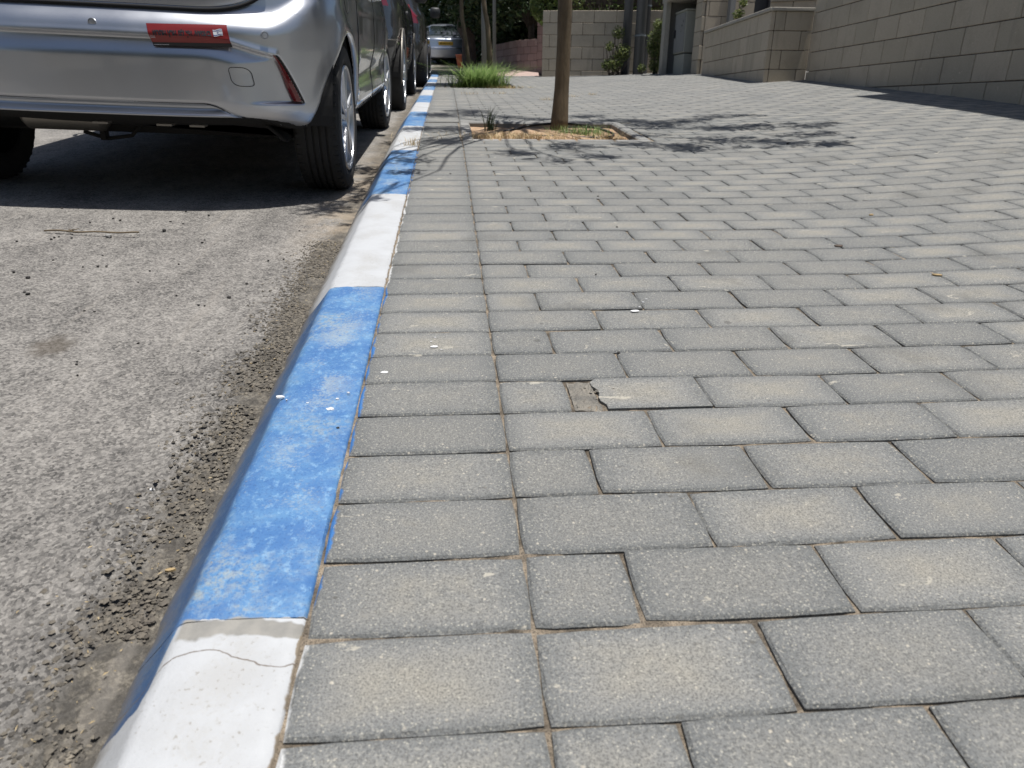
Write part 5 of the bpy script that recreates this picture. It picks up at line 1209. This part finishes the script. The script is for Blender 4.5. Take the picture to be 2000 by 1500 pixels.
# ------------------------------------------------------------------ litter
rs = random.Random(77)
def pebble(u, v, s_, label, mat, name, cat, group=None, w=None):
    mb = MB(); bm = bmesh.new(); bmesh.ops.create_icosphere(bm, subdivisions=1, radius=s_)
    for q in bm.verts: q.co *= rs.uniform(0.75, 1.2); q.co.z *= 0.7
    me = bpy.data.meshes.new(name); bm.to_mesh(me); bm.free(); me.materials.append(M[mat])
    o = link_me(name, me, None, SM(u, v, (w if w is not None else RD(u, v))+s_*0.5, rs.random()*6)); tag(o, label, cat, group)
from_px = [(55,576),(482,556),(534,658),(448,583),(507,690),(388,688),(270,552),(165,608),(151,708),(150,713),(142,450),(115,463),(106,465),(100,468),(140,466),(321,452),(358,438),(176,435),(333,434),(235,431),(221,428),(400,470),(395,475),(201,500),(349,517),(192,521),(162,522),(208,521),(55,544),(27,532),(270,672),(640,498),(585,452),(408,422),(33,472),(104,509),(48,572),(185,610),(524,510),(554,508),(293,530),(121,407),(363,414),(400,598),(345,578),(388,597),(405,755),(152,734)]
Fpx = 1386.0
def unproj(px, py, w=0.0):
    d = Vector(fw)+r2*((px-1000)/Fpx)-u2*((py-750)/Fpx); t = (w-CAMH)/d.z; return d.x*t, d.y*t
for (px, py) in from_px:
    u, v = unproj(px, py, -0.07); u, v = unproj(px, py, RD(u, v)); big = (px, py) in ((55,576),(482,556),(534,658),(448,583),(55,544),(321,452),(507,690))
    pebble(u, v, (0.0062 if big else 0.0040)*rs.uniform(0.8, 1.15)*(v/2.0)**0.5, 'small black pebble lying loose on the sunlit asphalt behind the hatchback', 'pebble', 'pebble', 'pebble', 'black pebbles scattered on the asphalt')
# dry twig and a pale lump on it
a0 = unproj(88, 457, -0.062); a1 = unproj(272, 461, -0.062); mb = MB()
tw_ = [W(a0[0]+(a1[0]-a0[0])*t, a0[1]+(a1[1]-a0[1])*t+0.004*math.sin(t*9), RD(a0[0], a0[1])+0.008+0.002*math.sin(t*14)) for t in np.linspace(0, 1, 14)]
mb.tube(tw_, 0.0028, 6); mb.tube([tw_[4], tw_[4]+Vector((-0.03, 0.03, 0.006))], [0.002, 0.001], 5); mb.tube([tw_[3], tw_[3]+Vector((0.03, 0.025, 0.004))], [0.002, 0.001], 5); tag(mb.build('twig', M['bark'], smooth=True), 'thin dry twig lying on the asphalt just outside the car shade', 'twig')
u, v = unproj(211, 461, -0.06); pebble(u, v, 0.012, 'pale crumbly stone lying on the dry twig', 'edging', 'pale_stone', 'stone')
u, v = unproj(300, 970, -0.085); pebble(u, v, 0.0042, 'tiny white stone on the near asphalt', 'whitepaint', 'white_stone', 'stone', w=rnear(u, v)-0.001)
# pebbles and bits on the paving
for (px, py, s_) in ((1205,444,0.0045),(1168,384,0.0045),(1164,536,0.003),(660,836,0.0028),(1536,293,0.009),(1208,690,0.004),(525,1040,0.002),(880,340,0.005)):
    u, v = unproj(px, py); pebble(u, v, s_, 'tiny dark crumb of grit lying on the paving', 'pebble', 'grit', 'grit', 'crumbs of grit on the paving', w=G(u, v)-0.001)
def flat_bit(name, label, cat, px, py, l, wd, mat, rz, thick=0.0012, parent=None, seed=0, z=0.001, group=None):
    rs = random.Random(seed+px); u, v = unproj(px, py); n = 11; mb = MB()
    ring = [(math.cos(t)*l/2*rs.uniform(0.75, 1.1), math.sin(t)*wd/2*rs.uniform(0.75, 1.1)) for t in np.linspace(0, 2*math.pi, n, endpoint=False)]
    mb.v = [(x, y, 0) for x, y in ring]+[(x*0.92, y*0.92, thick) for x, y in ring]; mb.f = [(i, (i+1) % n, n+(i+1) % n, n+i) for i in range(n)]+[tuple(range(n, 2*n))]; mb.r = [0.5]*len(mb.v); mb.fm = [0]*len(mb.f)
    o = mb.build(name, M[mat], parent, SM(u, v, G(u, v)+z, rz)); 
    if label: tag(o, label, cat, group)
    return o
flat_bit('dark_leaf', 'dark fallen leaf lying alone on the middle of the paving', 'leaf', 1637, 483, 0.030, 0.022, 'bark_dark', 0.2, 0.003)
flat_bit('dry_leaf', 'small yellow dry leaf on the paving upper right of the dark leaf', 'leaf', 1700, 427, 0.022, 0.012, 'dryleaf', 0.4, 0.004)
flat_bit('dry_leaf', 'tan dry leaf bit on the far right paving row', 'leaf', 1829, 542, 0.028, 0.012, 'dryleaf', -0.2, 0.003)
flat_bit('dry_leaf', 'greenish dry leaf on the paving near the planter foot', 'leaf', 1540, 163, 0.10, 0.07, 'dryleaf', 0.1, 0.006)
flat_bit('dry_leaf', 'small leaf stuck to the gutter dirt beside the near blue kerb', 'leaf', 314, 1041, 0.018, 0.006, 'dryleaf', 0.2, 0.003, z=-0.062)
for (px, py, l) in ((1237, 637, 0.0), ):
    pass
drops = [(848,678,0.016,0.010),(842,668,0.005,0.003),(850,660,0.004,0.003),(751,728,0.017,0.010),(862,684,0.004,0.002),(1240,608,0.022,0.012),(1256,591,0.007,0.004),(1262,585,0.006,0.003),(1249,600,0.006,0.003)]
for i, (px, py, a, b) in enumerate(drops): flat_bit('paint_drop', None, None, px, py, a, b, 'whitepaint', 0.1, 0.0006, parent=pav, seed=i, z=0.0012)
for i, (px, py, a, b) in enumerate(((547,777,0.016,0.009),(645,801,0.015,0.011),(659,781,0.006,0.005),(681,770,0.006,0.004),(560,783,0.004,0.003),(601,790,0.005,0.003))):
    u, v = unproj(px, py); rs_ = random.Random(i); n = 12; mb = MB(); zt = 0.0015+0.0022*fbm(u*20+6, v*18, 2, 3)
    ring = [(math.cos(t)*a/2*rs_.uniform(0.65, 1.15), math.sin(t)*b/2*rs_.uniform(0.65, 1.15)) for t in np.linspace(0, 2*math.pi, n, endpoint=False)]
    mb.v = [(x, y, 0) for x, y in ring]+[(x*0.9, y*0.9, 0.0022) for x, y in ring]; mb.f = [(j, (j+1) % n, n+(j+1) % n, n+j) for j in range(n)]+[tuple(range(n, 2*n))]; mb.r = [0]*len(mb.v); mb.fm = [0]*len(mb.f)
    mb.build('paint_drop', M['whitepaint'], kerb, Matrix.Translation((u, v, zt-0.0005)))
# flower pot far off beside the dark tree and scrap of paper in the bush
b = W(0.42, 22.5, -0.42); mb = MB(); mb.lathe([(0, 0.10), (0.30, 0.15), (0.34, 0.17), (0.34, 0.15)], 20, 'Z', (b.x, b.y, b.z)); fp = mb.build('flower_pot', M['terracotta'], smooth=True); tag(fp, 'terracotta pot beside the right rear corner of the far sedan', 'pot')
flat_bit('paper_scrap', 'scrap of white and brown paper at the foot of the bush beside the niche', 'litter', 1262, 141, 0.16, 0.10, 'edging', 0.0, 0.02)

# ------------------------------------------------------------------ unseen trees added behind the camera for dark car reflections; opposite wall
big_tree('unseen tall tree added down the street behind the camera for reflections', -3.6, -9.0, -0.1, 6.5, 2.6, 91, nl=4500, ls=0.3, mat='leaf', nb=9)
big_tree('unseen tree added on the paving behind the camera for reflections', 1.4, -7.0, -0.1, 5.0, 2.0, 92, nl=3500, ls=0.26, mat='leaf', nb=8)
big_tree('unseen spreading tree added to shade the road just behind the camera', -2.6, -3.4, -0.1, 5.2, 2.5, 93, nl=9000, ls=0.2, mat='leaf_dark', nb=12, low=0.5)
big_tree('second unseen spreading tree added to shade the road behind the camera', -0.6, -5.2, -0.1, 5.4, 2.6, 94, nl=9000, ls=0.2, mat='leaf_dark', nb=12, low=0.42)
big_tree('third unseen spreading tree added farther behind the camera for dark reflections', -5.0, -6.5, -0.1, 5.6, 2.8, 95, nl=9000, ls=0.22, mat='leaf_dark', nb=12, low=0.35)
ow = tag(empty('opposite_wall'), 'pale block wall along the opposite side of the street', 'wall')
mb = MB(); 
for i in range(16): 
    c0 = W(-8.2, -10+i*3.2, 0); mb = MB(); mb.bbox(c0.x-0.12, c0.x+0.12, c0.y, c0.y+3.18, c0.z-0.6, c0.z+1.7, 0.01); mb.build('wall_panel', M['block'], ow)
print('objects', len(bpy.data.objects), 'tris', sum(len(o.data.polygons) for o in bpy.data.objects if o.type == 'MESH'))
